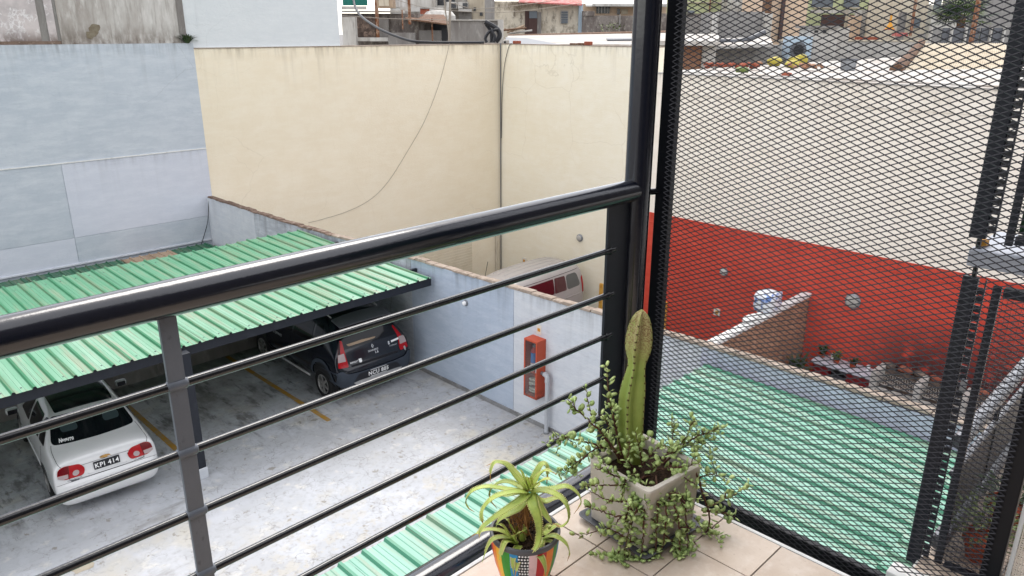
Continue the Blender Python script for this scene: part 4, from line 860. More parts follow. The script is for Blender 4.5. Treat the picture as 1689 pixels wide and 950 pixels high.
for y, z, lab in ((19.96, -6.72, 'grey bulkhead lamp high on the pale beige wall above the van'), (13.15, -6.69, 'grey bulkhead lamp on the red wall nearest the corner post'), (8.52, -6.64, 'round grey bulkhead lamp on the red wall right of the brick wall')):
    t = thing('wall_lamp', (XR, y, z), lab, 'lamp')
    k = 1.25 if y < 10 else .8
    MB().lathe([(.20*k, 0), (.20*k, -.05), (.17*k, -.08), (.001, -.08)], (XR-.016, y, z), 20, 'x').build('base', 'galv', t, smooth='auto')
    MB().lathe([(.155*k, -.08), (.15*k, -.10), (.11*k, -.125), (.001, -.135)], (XR-.016, y, z), 20, 'x').build('lamp_glass', 'palegrey', t, smooth='auto')
for y, z, lab in ((23.2, -8.4, 'small cream and amber switch box on the beige wall above the van roof'), (13.28, -8.28, 'small cream switch box on the red wall')):
    t = thing('switch_box', (XR, y, z), lab, 'switch'); MB().box(XR-.06, XR-.014, y-.12, y+.12, z-.13, z+.13).build('box', 'paper', t); MB().box(XR-.068, XR-.061, y-.07, y+.05, z-.07, z+.05).build('cover', 'amber', t)
for y, lab in ((18.69, 'yellow ochre guard strip at the foot of the pale beige wall'), (15.5, 'yellow ochre guard strip at the left end of the red wall')):
    t = thing('guard_strip', (XR, y, G2), lab, 'guard'); MB().box(XR-.10, XR-.014, y-.07, y+.07, G2, -8.45).build('strip', 'ochre', t)
    for k in range(4): MB().box(XR-.104, XR-.101, y-.07, y+.07, G2+.25+k*.34, G2+.37+k*.34).build('band', 'amber', t)

# ================================================================== COURTYARD BEHIND THE LOW WALL
t = thing('brick_wall', (21, 9.95, G2), 'rough brown brick garden wall with white painted top against the red wall', 'wall')
BT = -6.83
MB().box(13.5, XR-.015, 9.93, 10.12, G2, BT).build('mortar_core', 'mortar', t)
MB().box(13.5, XR-.016, 9.88, 10.16, BT+.002, BT+.12).build('painted_cap', 'trim', t, bevel=.01)
bl, bh = .262, .122
bmesh_ = MB().box(-bl/2+.008, bl/2-.008, -.014, .016, -bh/2+.008, bh/2-.008).build('brick', 'brick', None, local=True); me_b = bmesh_.data; bpy.data.objects.remove(bmesh_)
st_b = MB(); cnt = 0
rows = int((BT-G2)/bh)
for j in range(rows):
    z = BT-bh*(j+.5)
    for i in range(41):
        x = XR-.03-bl*(i+.5+(.5 if j % 2 else 0))
        if x < 13.7 or x > XR-.15: continue
        visible = (XR-x) < 9.4-j*.30 and (XR-x) > 0
        yo = random.uniform(-.006, .006)
        if j < 19 and cnt < 300 and visible:
            inst('brick', me_b, t, (x-21, 9.93-9.95+yo, z-G2), (0, random.uniform(-.02, .02), random.uniform(-.03, .03)), (random.uniform(.94, 1.02), 1, random.uniform(.93, 1.02))); cnt += 1
        else: st_b.box(x-bl/2+.008, x+bl/2-.008, 9.916+yo, 9.946+yo, z-bh/2+.008, z+bh/2-.008)
st_b.build('brickwork', 'brick', t, kind='stuff')
bg_ = MB(); rng = random.Random(3)
def lump(cx, cy, cz, sx, sy, sz, m, name, seed, parent=None, n=2):
    bm = bmesh.new(); bmesh.ops.create_icosphere(bm, subdivisions=n, radius=1); r = random.Random(seed)
    ph = [r.uniform(0, 6) for _ in range(6)]
    for v in bm.verts:
        k = 1+.14*math.sin(3*v.co.x+ph[0])+.12*math.sin(4*v.co.y+ph[1])+.12*math.sin(5*v.co.z+ph[2])+.08*math.sin(9*v.co.x+7*v.co.y+ph[3])
        v.co = Vector((cx+v.co.x*sx*k, cy+v.co.y*sy*k, cz+max(v.co.z, -.75)*sz*k))
    bm.verts.index_update(); b = MB(); b.add([tuple(v.co) for v in bm.verts], [tuple(v.index for v in f.verts) for f in bm.faces]); bm.free()
    return b.build(name, m, parent, smooth=True)
tag(lump(21.75, 10.22, -6.45, .55, .34, .36, 'bagw', 'plastic_bag', 5, n=3), 'white plastic bag with blue print resting on the top of the brick wall', 'bag')
tag(lump(20.5, 10.1, -6.66, .5, .16, .1, 'trim', 'cloth', 9, n=3), 'crumpled white cloth lying on the brick wall left of the bag', 'cloth')
def tuft(name, c, n, h, spread, m, label, cat='plant', w_=.05, group=None):
    t = thing(name, c, label, cat, group); b = MB(); r = random.Random(hash(label) % 999 if False else len(label)*7+n)
    for k in range(n):
        a = r.uniform(0, 6.28); l = h*r.uniform(.5, 1); s = spread*r.uniform(.1, 1); d = Vector((math.cos(a), math.sin(a), 0)); q = Vector((-d.y, d.x, 0))*w_*r.uniform(.5, 1)
        p0 = Vector(c)+d*s*.15; p1 = p0+d*s*.5+Vector((0, 0, l*.7)); p2 = p0+d*s+Vector((0, 0, l*r.uniform(.6, 1)))
        b.add([p0-q*.6, p0+q*.6, p1+q, p1-q, p2], [(0,1,2,3), (3,2,4)])
    b.build('foliage', m, t, kind='stuff'); return t
tuft('courtyard_plant', (22.6, 9.45, G2+.55), 90, 1.1, .55, 'foliage', 'dark leafy plant growing at the foot of the brick wall', w_=.09)
t = thing('wash_counter', (23.6, 8.3, G2), 'dark red counter with pale top and black opening against the red wall', 'counter')
MB().box(23.42, XR-.015, 7.38, 9.30, -8.82, -8.72).build('counter_top', 'granite', t, bevel=.01)
MB().box(23.5, XR-.015, 8.75, 9.26, G2, -8.822).build('front_panel', 'darkred', t); MB().box(23.5, XR-.015, 7.42, 8.15, G2, -8.822).build('front_panel', 'darkred', t)
MB().box(23.8, XR-.015, 8.152, 8.748, G2, -8.822).build('opening', 'black', t); MB().box(23.55, 23.75, 8.25, 8.65, G2, -9.15).build('bin', 'saucer', t)
for y, x, m, lab in ((9.15, 23.9, 'foliage', 'small dark potted plant at the left end of the pale counter'), (8.62, 23.75, 'foliage2', 'pale potted plant in the middle of the counter'), (8.1, 23.8, 'foliage', 'low dark plant at the right half of the counter')):
    t = tuft('counter_plant', (x, y, -8.62), 40, .42 if y > 8.5 else .25, .26, m, lab, w_=.05, group='plants on the counter')
    MB().lathe([(.08, -8.72), (.11, -8.6)], (x, y, 0), 12).build('pot', 'terra', t)
for y, x in ((8.85, 24.0), (7.65, 23.9)):
    t = thing('white_cup', (x, y, -8.72), 'white cup between the plants on the counter' if y > 8 else 'white cup at the right end of the counter', 'cup'); MB().lathe([(.05, -8.72), (.065, -8.56)], (x, y, 0), 12).build('bowl', 'p_white', t, smooth='auto')
t = thing('barbecue', (23.5, 5, G2), 'row of sooty cement barbecue pits with grills against the red wall', 'barbecue')
PY = [7.25, 5.98, 4.75, 3.5, 2.2]
for i, y in enumerate(PY): MB().box(23.22, XR-.015, y-.09, y+.09, G2, -8.42).build('partition', 'palegrey', t, bevel=.015)
for i in range(4):
    ya, yb = PY[i+1]+.092, PY[i]-.092
    MB().box(23.25, XR-.02, ya, yb, -9.2, -9.02).build('hearth_slab', 'coping', t, bevel=.01)
    MB().box(XR-.16, XR-.02, ya, yb, -9.018, -8.52).build('fire_back', 'soot', t)
    MB().box(23.6, XR-.162, ya, yb, -9.018, -8.9).build('ash_bed', 'soot', t)
    MB().box(23.32, 23.38, ya, yb, -9.018, -8.93).build('front_kerb', 'palegrey', t); MB().box(23.6, XR-.02, ya, yb, G2, -9.202).build('store_back', 'soot', t)
    b = MB()
    for k in range(14):
        y = ya+.06+(yb-ya-.12)*k/13
        for s in range(6):
            x0 = 23.36+s*.115
            b.tube([(x0, y-.03*(-1)**s, -8.80+.02*s), (x0+.115, y+.03*(-1)**s, -8.78+.02*s)], .014, 4, cap=False)
    b.tube([(23.36, ya+.03, -8.80), (23.36, yb-.03, -8.80)], .02, 6); b.tube([(24.05, ya+.03, -8.66), (24.05, yb-.03, -8.66)], .02, 6)
    b.build('grill', 'grill', t)
for i, (y, z) in enumerate(((7.05, -8.36), (6.6, -8.36), (6.2, -8.36), (5.7, -8.36), (5.3, -8.36), (4.5, -8.36))):
    tag(lump(XR-.12, y, z-.06, .09, .2, .12, 'redbrick' if i % 2 else 'soot', 'loose_brick', 20+i, n=2), ['sooty brick on the back of the left barbecue pit', 'red broken brick on the back of the left barbecue pit', 'sooty brick above the first barbecue partition', 'red broken brick on the back of the second pit', 'sooty brick behind the second pit', 'red broken brick behind the third pit'][i], 'brick', 'bricks on the barbecue back')
b = MB(); random.seed(4)
# yard clutter by the van
t = thing('motor_scrap', (23.5, 17.9, G2), 'dark pile of scrap parts beside the van at the foot of the beige wall', 'scrap pile')
for k in range(9): lump(23.4+random.uniform(-.5, .5), 17.9+random.uniform(-.5, .5), G2+.25+random.random()*.35, .22, .2, .2, random.choice(['black', 'saucer', 'soot', 'black']), 'scrap_piece', 40+k, t, n=1)
tag(lump(23.2, 17.2, G2+.45, .42, .38, .42, 'whitefar', 'white_sack', 77, n=3), 'white sack standing next to the scrap pile by the post', 'sack')

# ================================================================== ROOFTOPS AND HOUSES BEYOND
FR = Vector((math.sin(YA_), -math.cos(YA_), 0)); FD = Vector((math.cos(YA_), math.sin(YA_), 0))
def fp(u, d, z): return FR*u+FD*d+Vector((0, 0, z))
def fthing(name, u, d, z, label, cat, group=None): return thing(name, fp(u, d, z), label, cat, group)
def fbox(name, u0, u1, z0, z1, d, dep, m, par):
    b = MB(); c = fp((u0+u1)/2, d+dep/2, (z0+z1)/2); b.obox(c, FR*(abs(u1-u0)/2), FD*(dep/2), Vector((0, 0, abs(z1-z0)/2))); return b.build(name, m, par)
def ftube(name, pts, d, r, m, par):
    b = MB(); b.tube(spline([fp(u, d, z) for u, z in pts], 24) if len(pts) > 2 else [fp(u, d, z) for u, z in pts], r, 8); return b.build(name, m, par, smooth='auto')
def fslab(name, pts, th, m, par):
    n = len(pts); T = [fp(*p) for p in pts]; Bt = [p-Vector((0, 0, th)) for p in T]
    b = MB(); b.add(T+Bt, [tuple(range(n)), tuple(range(2*n-1, n-1, -1))]+[(i, (i+1) % n, n+(i+1) % n, n+i) for i in range(n)]); return b.build(name, m, par)
def ftank(par, u, d, z, r, h):
    c = fp(u, d, z); MB().lathe([(.001, -h), (r, -h), (r, h*.3), (r*.8, h*.8), (.001, h)], c, 24).build('tank', 'whitefar', par, smooth='auto'); MB().lathe([(.3, h*.85), (.3, h+.15), (.001, h+.15)], c, 16).build('lid', 'palegrey', par, smooth='auto')
def fcone(par, u, d, z, r, h):
    c = fp(u, d, z); MB().lathe([(r, 0), (r*.45, h*.35), (.09, h*.45), (.07, h), (.001, h)], c, 16).build('cone', 'amber', par, smooth='auto'); MB().lathe([(r*1.2, -.05), (r*1.2, 0), (.001, 0)], c, 16).build('base', 'cabred', par, smooth='auto')
def fshrub(par, u, d, z, r, h, m, n, lw):
    c = fp(u, d, z); b = MB(); q = random.Random(n)
    for k in range(n):
        p = c+Vector((q.gauss(0, r*.45), q.gauss(0, r*.45), q.random()*h)); a = Vector((q.uniform(-1, 1), q.uniform(-1, 1), q.uniform(-.4, 1))).normalized()*lw; s = a.cross(Vector((0, 0, 1))).normalized()*lw*.4
        b.add([p, p+a*.5+s, p+a, p+a*.5-s], [(0,1,2,3)])
    b.build('foliage', m, par, kind='stuff')
a = fthing('neighbour_shed', -7.17, 46, 0.82, 'grimy grey yard building with a teal sheet and rusty posts behind the beige wall', 'building', None)
fbox('wall', -10.58, -5.83, -9.90, 2.52, 50, 3, 'grime', a)
fbox('whitewashed_pier', -10.17, -9.38, -9.90, 2.28, 48, 0.6, 'whitefar', a)
fbox('wall_panel', -9.66, -8.47, 1.11, 2.34, 49.6, 0.3, 'soot', a)
fbox('wall_panel', -8.32, -7.65, 1.11, 2.24, 49.6, 0.3, 'concrete', a)
fbox('wall_cap', -10.44, -6.72, 2.58, 2.68, 49.4, 1, 'palegrey', a)
fbox('teal_sheet', -10.31, -8.82, 2.96, 4.29, 49.3, 0.08, 'teal', a)
fbox('sheet_edge', -10.39, -8.88, 2.72, 2.92, 49.2, 0.12, 'palegrey', a)
fbox('low_ledge', -9.63, -7.54, 0.91, 1.12, 48.5, 1, 'whitefar', a)
fbox('lower_wall', -7.45, -5.93, -9.90, 1.40, 48, 1, 'concrete', a)
fbox('rusty_post', -8.33, -8.15, 1.04, 4.28, 49.0, 0.2, 'rust', a)
fbox('rusty_post', -6.20, -6.05, 1.88, 4.23, 47.9, 0.2, 'rust', a)
fbox('pipe_post', -6.58, -6.51, 1.61, 2.69, 47.9, 0.1, 'rust', a)
a = fthing('roof_cabinet', -7.67, 48, 2.76, 'beige boxed cabinet with glazed side standing on the grimy shed', 'cabinet', None)
fbox('body', -7.85, -6.95, 2.77, 4.17, 47, 1.2, 'tan', a)
fbox('side_panel', -7.74, -7.15, 2.87, 4.17, 46.95, 0.04, 'cream', a)
a = fthing('stained_house', -7.78, 62, 0.64, 'white stained house wall behind the rusty posts', 'house', None)
fbox('wall', -9.68, -6.11, -9.90, 6.41, 64, 5, 'whitefar', a)
fbox('stain_panel', -9.29, -8.35, 3.24, 6.41, 63.9, 0.09, 'oldwall', a)
fbox('parapet', -8.67, -4.85, 2.90, 3.20, 62.5, 1.2, 'whiteroof', a)
a = fthing('brick_chimney', -6.12, 56, 2.49, 'short red brick stub on the brown lean-to roof', 'chimney', None)
fbox('stack', -6.34, -5.76, 2.44, 2.95, 55.5, 0.6, 'redbrick', a)
fbox('cap', -6.34, -5.72, 2.93, 3.01, 55.4, 0.8, 'concrete', a)
a = fthing('lean_to', -5.33, 50, 0.83, 'rusted tin lean-to with a dark opening beside the concrete parapet', 'shed', None)
fbox('wall', -6.60, -4.29, -9.90, 2.14, 53, 2, 'grime', a)
fbox('opening', -5.31, -4.28, 0.94, 2.07, 52.9, 0.09, 'black', a)
fbox('front_wall', -5.87, -4.44, -9.90, 1.54, 50, 0.5, 'concrete', a)
fbox('door', -4.42, -4.12, 0.83, 1.69, 49.9, 0.1, 'black', a)
fslab('tin_roof', [(-6.53, 49.0, 2.24), (-3.82, 49.0, 1.9), (-4.6, 54.0, 2.54), (-7.03, 54.0, 2.57)], 0.08, 'tinbrown', a)
fbox('prop', -5.00, -4.91, 0.83, 2.25, 49.5, 0.1, 'rust', a)
a = fthing('water_tank', -5.11, 55, 2.17, 'white rounded water tank under the air conditioners', 'tank', None)
ftank(a, -5.12, 56, 2.33, 1.15, .55)
a = fthing('white_apartment', -3.64, 60, 2.26, 'white flats with air conditioners and dark windows behind the concrete parapet', 'building', None)
fbox('wall', -6.40, -2.23, -9.90, 6.57, 66, 5, 'whitefar', a)
fbox('pier', -3.63, -2.25, -9.90, 6.51, 65, 0.9, 'cream', a)
fbox('window', -6.36, -5.53, 3.44, 4.31, 65.9, 0.08, 'darkwin', a)
fbox('window', -5.43, -4.70, 3.44, 4.31, 65.9, 0.08, 'darkwin', a)
fbox('balcony_slab', -6.36, -4.24, 3.27, 3.40, 64.6, 1.2, 'palegrey', a)
fbox('air_conditioner', -5.26, -4.44, 3.17, 3.66, 64.2, 0.6, 'whitefar', a)
fbox('fan_grille', -4.87, -4.49, 3.21, 3.57, 64.14, 0.05, 'darkwin', a)
fbox('air_conditioner', -4.35, -3.53, 3.17, 3.66, 64.2, 0.6, 'whitefar', a)
fbox('fan_grille', -3.96, -3.58, 3.21, 3.57, 64.14, 0.05, 'darkwin', a)
fbox('small_window', -3.14, -2.95, 3.01, 3.28, 64.9, 0.08, 'darkwin', a)
fbox('small_window', -2.66, -2.42, 2.64, 2.92, 64.9, 0.08, 'darkwin', a)
fbox('ledge', -4.30, -3.25, 2.94, 3.12, 64, 0.8, 'palegrey', a)
fbox('lower_window', -4.31, -3.29, 2.36, 2.96, 64.8, 0.9, 'concrete', a)
fbox('corner_pier', -2.18, -1.44, -9.90, 6.36, 63, 1, 'concrete', a)
a = fthing('concrete_parapet', -1.96, 42, 0.90, 'grey concrete parapet block directly behind the top of the beige wall', 'wall', None)
fbox('block', -3.27, -0.75, -9.90, 2.05, 42, 1.5, 'concrete', a)
fbox('pier', -0.78, -0.50, -9.90, 2.07, 41.8, 1.7, 'palegrey', a)
fbox('cap', -3.29, -0.50, 2.04, 2.09, 41.9, 1.7, 'palegrey', a)
a = fthing('cable_bundle', -1.02, 40, 0.99, 'coiled black cable bundle lying on top of the beige wall corner', 'cable', None)
ftube('coil', [(-1.38, 1.96), (-1.02, 1.79), (-0.72, 1.56), (-0.66, 1.28), (-0.84, 1.02)], 40, 0.12, 'cable', a)
ftube('coil', [(-1.33, 1.85), (-1.09, 1.51), (-1.06, 0.99)], 40.3, 0.09, 'cable', a)
ftube('coil', [(-0.71, 1.62), (-1.13, 1.51), (-1.35, 1.22), (-1.29, 0.99)], 39.8, 0.07, 'cable', a)
ftube('coil', [(-1.07, 1.56), (-0.89, 1.28), (-0.95, 1.0)], 39.7, 0.07, 'cable', a)
a = fthing('thin_mast', -3.25, 41, 0.91, 'thin grey mast standing on the beige wall by the parapet', 'mast', None)
ftube('pole', [(-3.27, 0.91), (-3.21, 2.14), (-3.13, 4.15)], 41.2, 0.06, 'greycable', a)
ftube('stay', [(-3.24, 1.26), (-3.4, 2.43), (-3.45, 3.0)], 41.0, 0.035, 'greycable', a)
a = fthing('mouldy_house', 2.07, 62, 1.29, 'mouldy cream house with dark door, louvred window and red tin roof', 'house', None)
fbox('wall', -1.52, 5.51, -9.90, 3.78, 66, 7, 'mould', a)
fbox('edge_strip', 5.34, 5.68, -9.90, 3.60, 65.7, 7, 'bluebox', a)
fbox('door_reveal', 0.99, 1.97, 1.22, 3.04, 65.8, 0.25, 'browndoor', a)
fbox('door', 1.29, 1.98, 1.27, 2.48, 65.65, 0.12, 'browndoor', a)
fbox('door_glass', 1.33, 1.97, 2.48, 3.01, 65.6, 0.18, 'greywin', a)
fbox('window_frame', 3.87, 4.50, 2.07, 3.07, 65.8, 0.25, 'palegrey', a)
fbox('louvre', 3.94, 4.45, 2.86, 3.00, 65.7, 0.08, 'greywin', a)
fbox('louvre', 3.94, 4.46, 2.68, 2.81, 65.7, 0.08, 'greywin', a)
fbox('louvre', 3.94, 4.46, 2.49, 2.63, 65.7, 0.08, 'greywin', a)
fbox('louvre', 3.95, 4.47, 2.30, 2.44, 65.7, 0.08, 'greywin', a)
fbox('louvre', 3.95, 4.47, 2.12, 2.26, 65.7, 0.08, 'greywin', a)
fbox('pilaster', 1.97, 2.32, 1.22, 2.95, 65.75, 0.2, 'concrete', a)
fslab('tin_roof', [(0.44, 64.5, 3.73), (5.49, 64.5, 3.52), (5.94, 70.0, 4.22), (0.47, 70.0, 4.59)], 0.1, 'tinred', a)
a = fthing('peach_house', 8.85, 72, 2.84, 'peach house with white tiled roof and small windows behind the grimy garden wall', 'house', None)
fbox('wall', 6.40, 14.01, -9.90, 3.86, 74, 6, 'peach', a)
fbox('window', 7.61, 8.83, 3.03, 3.60, 73.9, 0.12, 'darkwin', a)
fbox('window_bar', 7.77, 7.82, 3.03, 3.60, 73.8, 0.05, 'whitefar', a)
fbox('window_bar', 8.04, 8.10, 3.03, 3.60, 73.8, 0.05, 'whitefar', a)
fbox('window_bar', 8.32, 8.37, 3.03, 3.60, 73.8, 0.05, 'whitefar', a)
fbox('window_bar', 8.60, 8.65, 3.03, 3.60, 73.8, 0.05, 'whitefar', a)
fbox('window', 9.50, 9.77, 2.93, 3.42, 73.9, 0.12, 'darkwin', a)
fbox('shutter', 9.88, 10.49, 2.98, 3.37, 73.85, 0.1, 'cream', a)
fslab('tiled_roof', [(6.45, 72.0, 3.69), (13.64, 72.0, 3.66), (15.08, 80.0, 5.06), (7.12, 80.0, 5.15)], 0.12, 'rooftile', a)
fbox('fascia', 7.02, 13.61, 3.60, 3.79, 71.9, 0.1, 'whitefar', a)
a = fthing('garden_wall', 7.44, 64, 1.43, 'grimy dark garden wall in front of the peach house', 'wall', None)
fbox('wall', 5.60, 12.85, -9.90, 2.69, 65, 0.5, 'grime', a)
fbox('stepped_end', 5.58, 6.55, 2.67, 3.03, 64.9, 0.5, 'grime', a)
fbox('post', 8.54, 8.64, 1.29, 2.77, 64.8, 0.15, 'concrete', a)
a = fthing('white_flat_roof', 2.17, 34, 1.09, 'white membrane roof with dark fascia just beyond the pale beige wall', 'roof', None)
fslab('membrane', [(-0.39, 38.0, 0.97), (6.55, 34.0, 1.01), (11.5, 60.0, 1.45), (-0.35, 60.0, 1.21)], 0.3, 'whiteroof', a)
fslab('fascia', [(-0.33, 37.0, 1.01), (2.2, 34.5, 0.98), (0.74, 44.0, 1.17), (-0.39, 44.0, 1.2)], 0.1, 'saucer', a)
fslab('edge_rail', [(-0.34, 58.0, 1.22), (11.11, 58.0, 1.5), (11.22, 58.6, 1.58), (-0.34, 58.6, 1.26)], 0.12, 'tinbrown', a)
fslab('edge_rail', [(4.72, 40.0, 1.15), (7.68, 40.0, 1.19), (7.87, 41.0, 1.24), (4.78, 41.0, 1.2)], 0.06, 'saucer', a)
tag(MB().box(24.24, 24.42, 23.78, 24.12, 1.032, 1.15).build('loose_brick', 'redbrick', bevel=.02), 'pinkish brick lying on the beige wall right of the corner', 'brick', 'bricks left on the wall tops')
tag(MB().box(24.24, 24.42, 24.50, 24.70, 1.032, 1.19).build('loose_brick', 'palegrey', bevel=.02), 'pale stone lying at the corner of the beige walls', 'brick', 'bricks left on the wall tops')
tag(MB().box(24.24, 24.42, 24.49, 24.67, 1.032, 1.15).build('loose_brick', 'whitefar', bevel=.02), 'white lump lying on the wall just right of the corner', 'brick', 'bricks left on the wall tops')
tag(MB().box(24.24, 24.42, 19.87, 20.17, 1.032, 1.17).build('loose_brick', 'redbrick', bevel=.02), 'pinkish brick right of two brown broken tiles on the pale wall', 'brick', 'bricks left on the wall tops')
tag(MB().box(24.24, 24.42, 20.62, 20.92, 1.032, 1.10).build('loose_brick', 'tinbrown', bevel=.02), 'leftmost brown broken tile on the pale beige wall top', 'brick', 'bricks left on the wall tops')
tag(MB().box(24.24, 24.42, 20.26, 20.52, 1.032, 1.11).build('loose_brick', 'tinbrown', bevel=.02), 'brown broken tile touching the pinkish brick on the pale wall', 'brick', 'bricks left on the wall tops')
a = fthing('yard_shrub', 7.58, 62, 1.39, 'light green shrub growing at the foot of the grimy garden wall', 'plant', None)
fshrub(a, 7.81, 63.5, 1.52, 1.1, .55, 'foliage2', 90, .16)
a = fthing('overhead_wire', -6.61, 45, 2.15, 'thin wire strung across the grimy grey shed', 'wire', None)
ftube('wire', [(-9.53, 2.3), (-6.61, 2.15), (-3.51, 2.1)], 45, 0.018, 'greycable', a)
a = fthing('overhead_wire', -5.99, 55, 3.02, 'thin wire drooping in front of the mouldy cream house', 'wire', None)
ftube('wire', [(-10.02, 4.23), (-5.99, 3.02), (-0.65, 2.72), (4.67, 3.31)], 55, 0.018, 'greycable', a)
a = fthing('overhead_wire', -1.71, 50, 2.83, 'thin wire running from the grey mast to the right', 'wire', None)
ftube('wire', [(-3.83, 3.14), (-1.71, 2.83), (4.24, 3.51)], 50, 0.018, 'greycable', a)
a = fthing('roof_aerial', 1.70, 67, 3.91, 'thin aerial on the red tin roof of the mouldy house', 'aerial', None)
ftube('mast', [(2.95, 3.73), (2.91, 5.76)], 67, 0.03, 'greycable', a)
a = fthing('rubbish_heap', 0.19, 60, 1.55, 'heap of weathered timber leaning by the dark door of the mouldy house', 'rubble', None)
ftube('plank', [(-0.74, 1.55), (1.04, 1.73)], 62.0, 0.07, 'tinbrown', a)
ftube('plank', [(-0.46, 1.37), (0.9, 1.91)], 62.2, 0.07, 'tan', a)
ftube('plank', [(-0.27, 1.32), (1.51, 1.55)], 62.4, 0.07, 'palegrey', a)
ftube('plank', [(-0.65, 1.64), (0.2, 1.33)], 62.6, 0.07, 'tinbrown', a)
a = fthing('brick_hut', 7.32, 35, 0.33, 'low brick hut with white slab roof behind the mesh screen', 'hut', None)
fbox('wall', 6.12, 7.22, -9.90, 1.04, 34.5, 3, 'redbrick', a)
fbox('rough_face', 7.17, 8.16, -9.90, 1.05, 34.3, 2.5, 'brick', a)
fbox('pale_pier', 8.13, 8.70, -9.90, 1.10, 34.2, 2.5, 'palegrey', a)
fslab('slab_roof', [(5.83, 33.5, 1.18), (8.62, 33.5, 1.16), (11.29, 44.0, 1.41), (7.64, 44.0, 1.4)], 0.18, 'whiteroof', a)
a = fthing('lime_building', 18.49, 80, 3.29, 'pale lime rendered building at the top behind the mesh', 'building', None)
fbox('wall', 11.63, 22.55, -9.90, 8.39, 82, 8, 'lime', a)
fbox('string_course', 11.82, 22.90, 4.18, 4.28, 81.8, 0.3, 'cream', a)
fbox('drainpipe', 19.77, 19.89, 3.21, 7.83, 81.7, 0.15, 'rust', a)
a = fthing('fence_wall', 13.54, 68, 1.49, 'brown grey boarded wall below the lime building', 'wall', None)
fbox('wall', 11.71, 17.10, -9.90, 2.93, 68, 1, 'grime', a)
fbox('pale_block', 13.85, 16.32, -9.90, 2.62, 66, 1, 'greyfar', a)
fbox('blue_crate', 14.63, 15.13, 2.93, 3.16, 67.5, 0.6, 'greywin', a)
a = fthing('grey_shed', 14.69, 52, 1.23, 'large grey sheet sided shed with a white pier behind the mesh', 'shed', None)
fbox('wall', 13.73, 16.79, -9.90, 2.78, 54, 5, 'greyfar', a)
fbox('pier', 13.33, 13.61, -9.90, 2.66, 53.5, 1, 'whitefar', a)
fbox('side_wall', 16.68, 17.20, -9.90, 2.67, 53.6, 4, 'whitefar', a)
a = fthing('white_lean_roof', 12.06, 42, 0.94, 'white low roof with dark flashing in front of the grey shed', 'roof', None)
fslab('roof_sheet', [(10.19, 40.0, 0.85), (13.0, 40.0, 0.97), (16.01, 50.0, 1.25), (13.0, 50.0, 1.13)], 0.15, 'whiteroof', a)
ftube('flashing', [(11.39, 1.03), (12.29, 1.03), (13.1, 1.22), (13.8, 1.54)], 44, 0.14, 'saucer', a)
fbox('back_wall', 11.21, 15.14, -9.90, 0.84, 44, 0.6, 'palegrey', a)
a = fthing('shuttered_house', 22.68, 76, 3.22, 'white house with a green shutter at the top behind the mesh', 'house', None)
fbox('wall', 21.00, 24.76, -9.90, 8.08, 78, 7, 'whitefar', a)
fbox('shutter', 22.62, 24.45, 3.37, 6.50, 77.9, 0.15, 'teal', a)
fbox('shutter_slat', 22.62, 22.79, 3.36, 6.49, 77.8, 0.08, 'teal', a)
fbox('shutter_slat', 22.87, 23.05, 3.36, 6.49, 77.8, 0.08, 'teal', a)
fbox('shutter_slat', 23.13, 23.30, 3.37, 6.49, 77.8, 0.08, 'teal', a)
fbox('shutter_slat', 23.39, 23.56, 3.37, 6.49, 77.8, 0.08, 'teal', a)
fbox('shutter_slat', 23.65, 23.82, 3.37, 6.49, 77.8, 0.08, 'teal', a)
fbox('shutter_slat', 23.91, 24.08, 3.37, 6.49, 77.8, 0.08, 'teal', a)
fbox('shutter_slat', 24.16, 24.34, 3.37, 6.49, 77.8, 0.08, 'teal', a)
a = fthing('peach_block', 19.44, 56, 0.97, 'tall peach block with dark downpipes behind the mesh', 'building', None)
fbox('wall', 17.76, 20.68, -9.90, 6.35, 57, 6, 'peach', a)
fbox('dark_pier', 17.56, 18.01, -9.90, 6.31, 56.6, 0.6, 'tinbrown', a)
fbox('downpipe', 18.79, 19.00, 0.88, 6.32, 56.7, 0.25, 'browndoor', a)
a = fthing('lime_house', 29.14, 70, 2.12, 'pale house with blue grey windows and a beige balcony behind the mesh', 'house', None)
fbox('wall', 26.74, 35.40, -9.90, 7.77, 74, 7, 'lime', a)
fbox('window', 27.17, 29.08, 3.61, 6.26, 73.9, 0.15, 'greywin', a)
fbox('sill', 27.39, 29.42, 3.50, 3.60, 73.7, 0.4, 'cream', a)
fbox('window', 30.06, 31.47, 3.61, 6.27, 73.9, 0.15, 'greywin', a)
fbox('sill', 30.30, 31.84, 3.50, 3.61, 73.7, 0.4, 'cream', a)
fbox('window', 33.00, 34.52, 3.62, 6.28, 73.9, 0.15, 'greywin', a)
fbox('sill', 33.27, 34.92, 3.51, 3.61, 73.7, 0.4, 'cream', a)
fbox('balcony_front', 26.38, 34.18, 3.05, 3.34, 71.5, 0.4, 'whitefar', a)
fbox('recess', 27.36, 30.24, 1.93, 2.94, 71.4, 0.4, 'browndoor', a)
fbox('pier', 29.29, 29.61, 1.83, 3.04, 71.2, 0.3, 'cream', a)
fbox('white_front', 29.95, 33.54, -9.90, 3.03, 70.5, 0.5, 'whitefar', a)
fbox('cream_front', 29.25, 30.19, -9.90, 2.82, 70, 0.5, 'peach', a)
fbox('dark_opening', 32.07, 33.50, 1.23, 1.73, 70.3, 0.3, 'black', a)
fbox('door_post', 33.30, 33.44, 1.14, 3.23, 70.3, 0.2, 'browndoor', a)
fbox('railing_bar', 31.12, 31.18, 3.04, 3.64, 71.2, 0.08, 'browndoor', a)
fbox('railing_bar', 31.44, 31.50, 3.04, 3.64, 71.2, 0.08, 'browndoor', a)
fbox('railing_bar', 31.75, 31.82, 3.04, 3.64, 71.2, 0.08, 'browndoor', a)
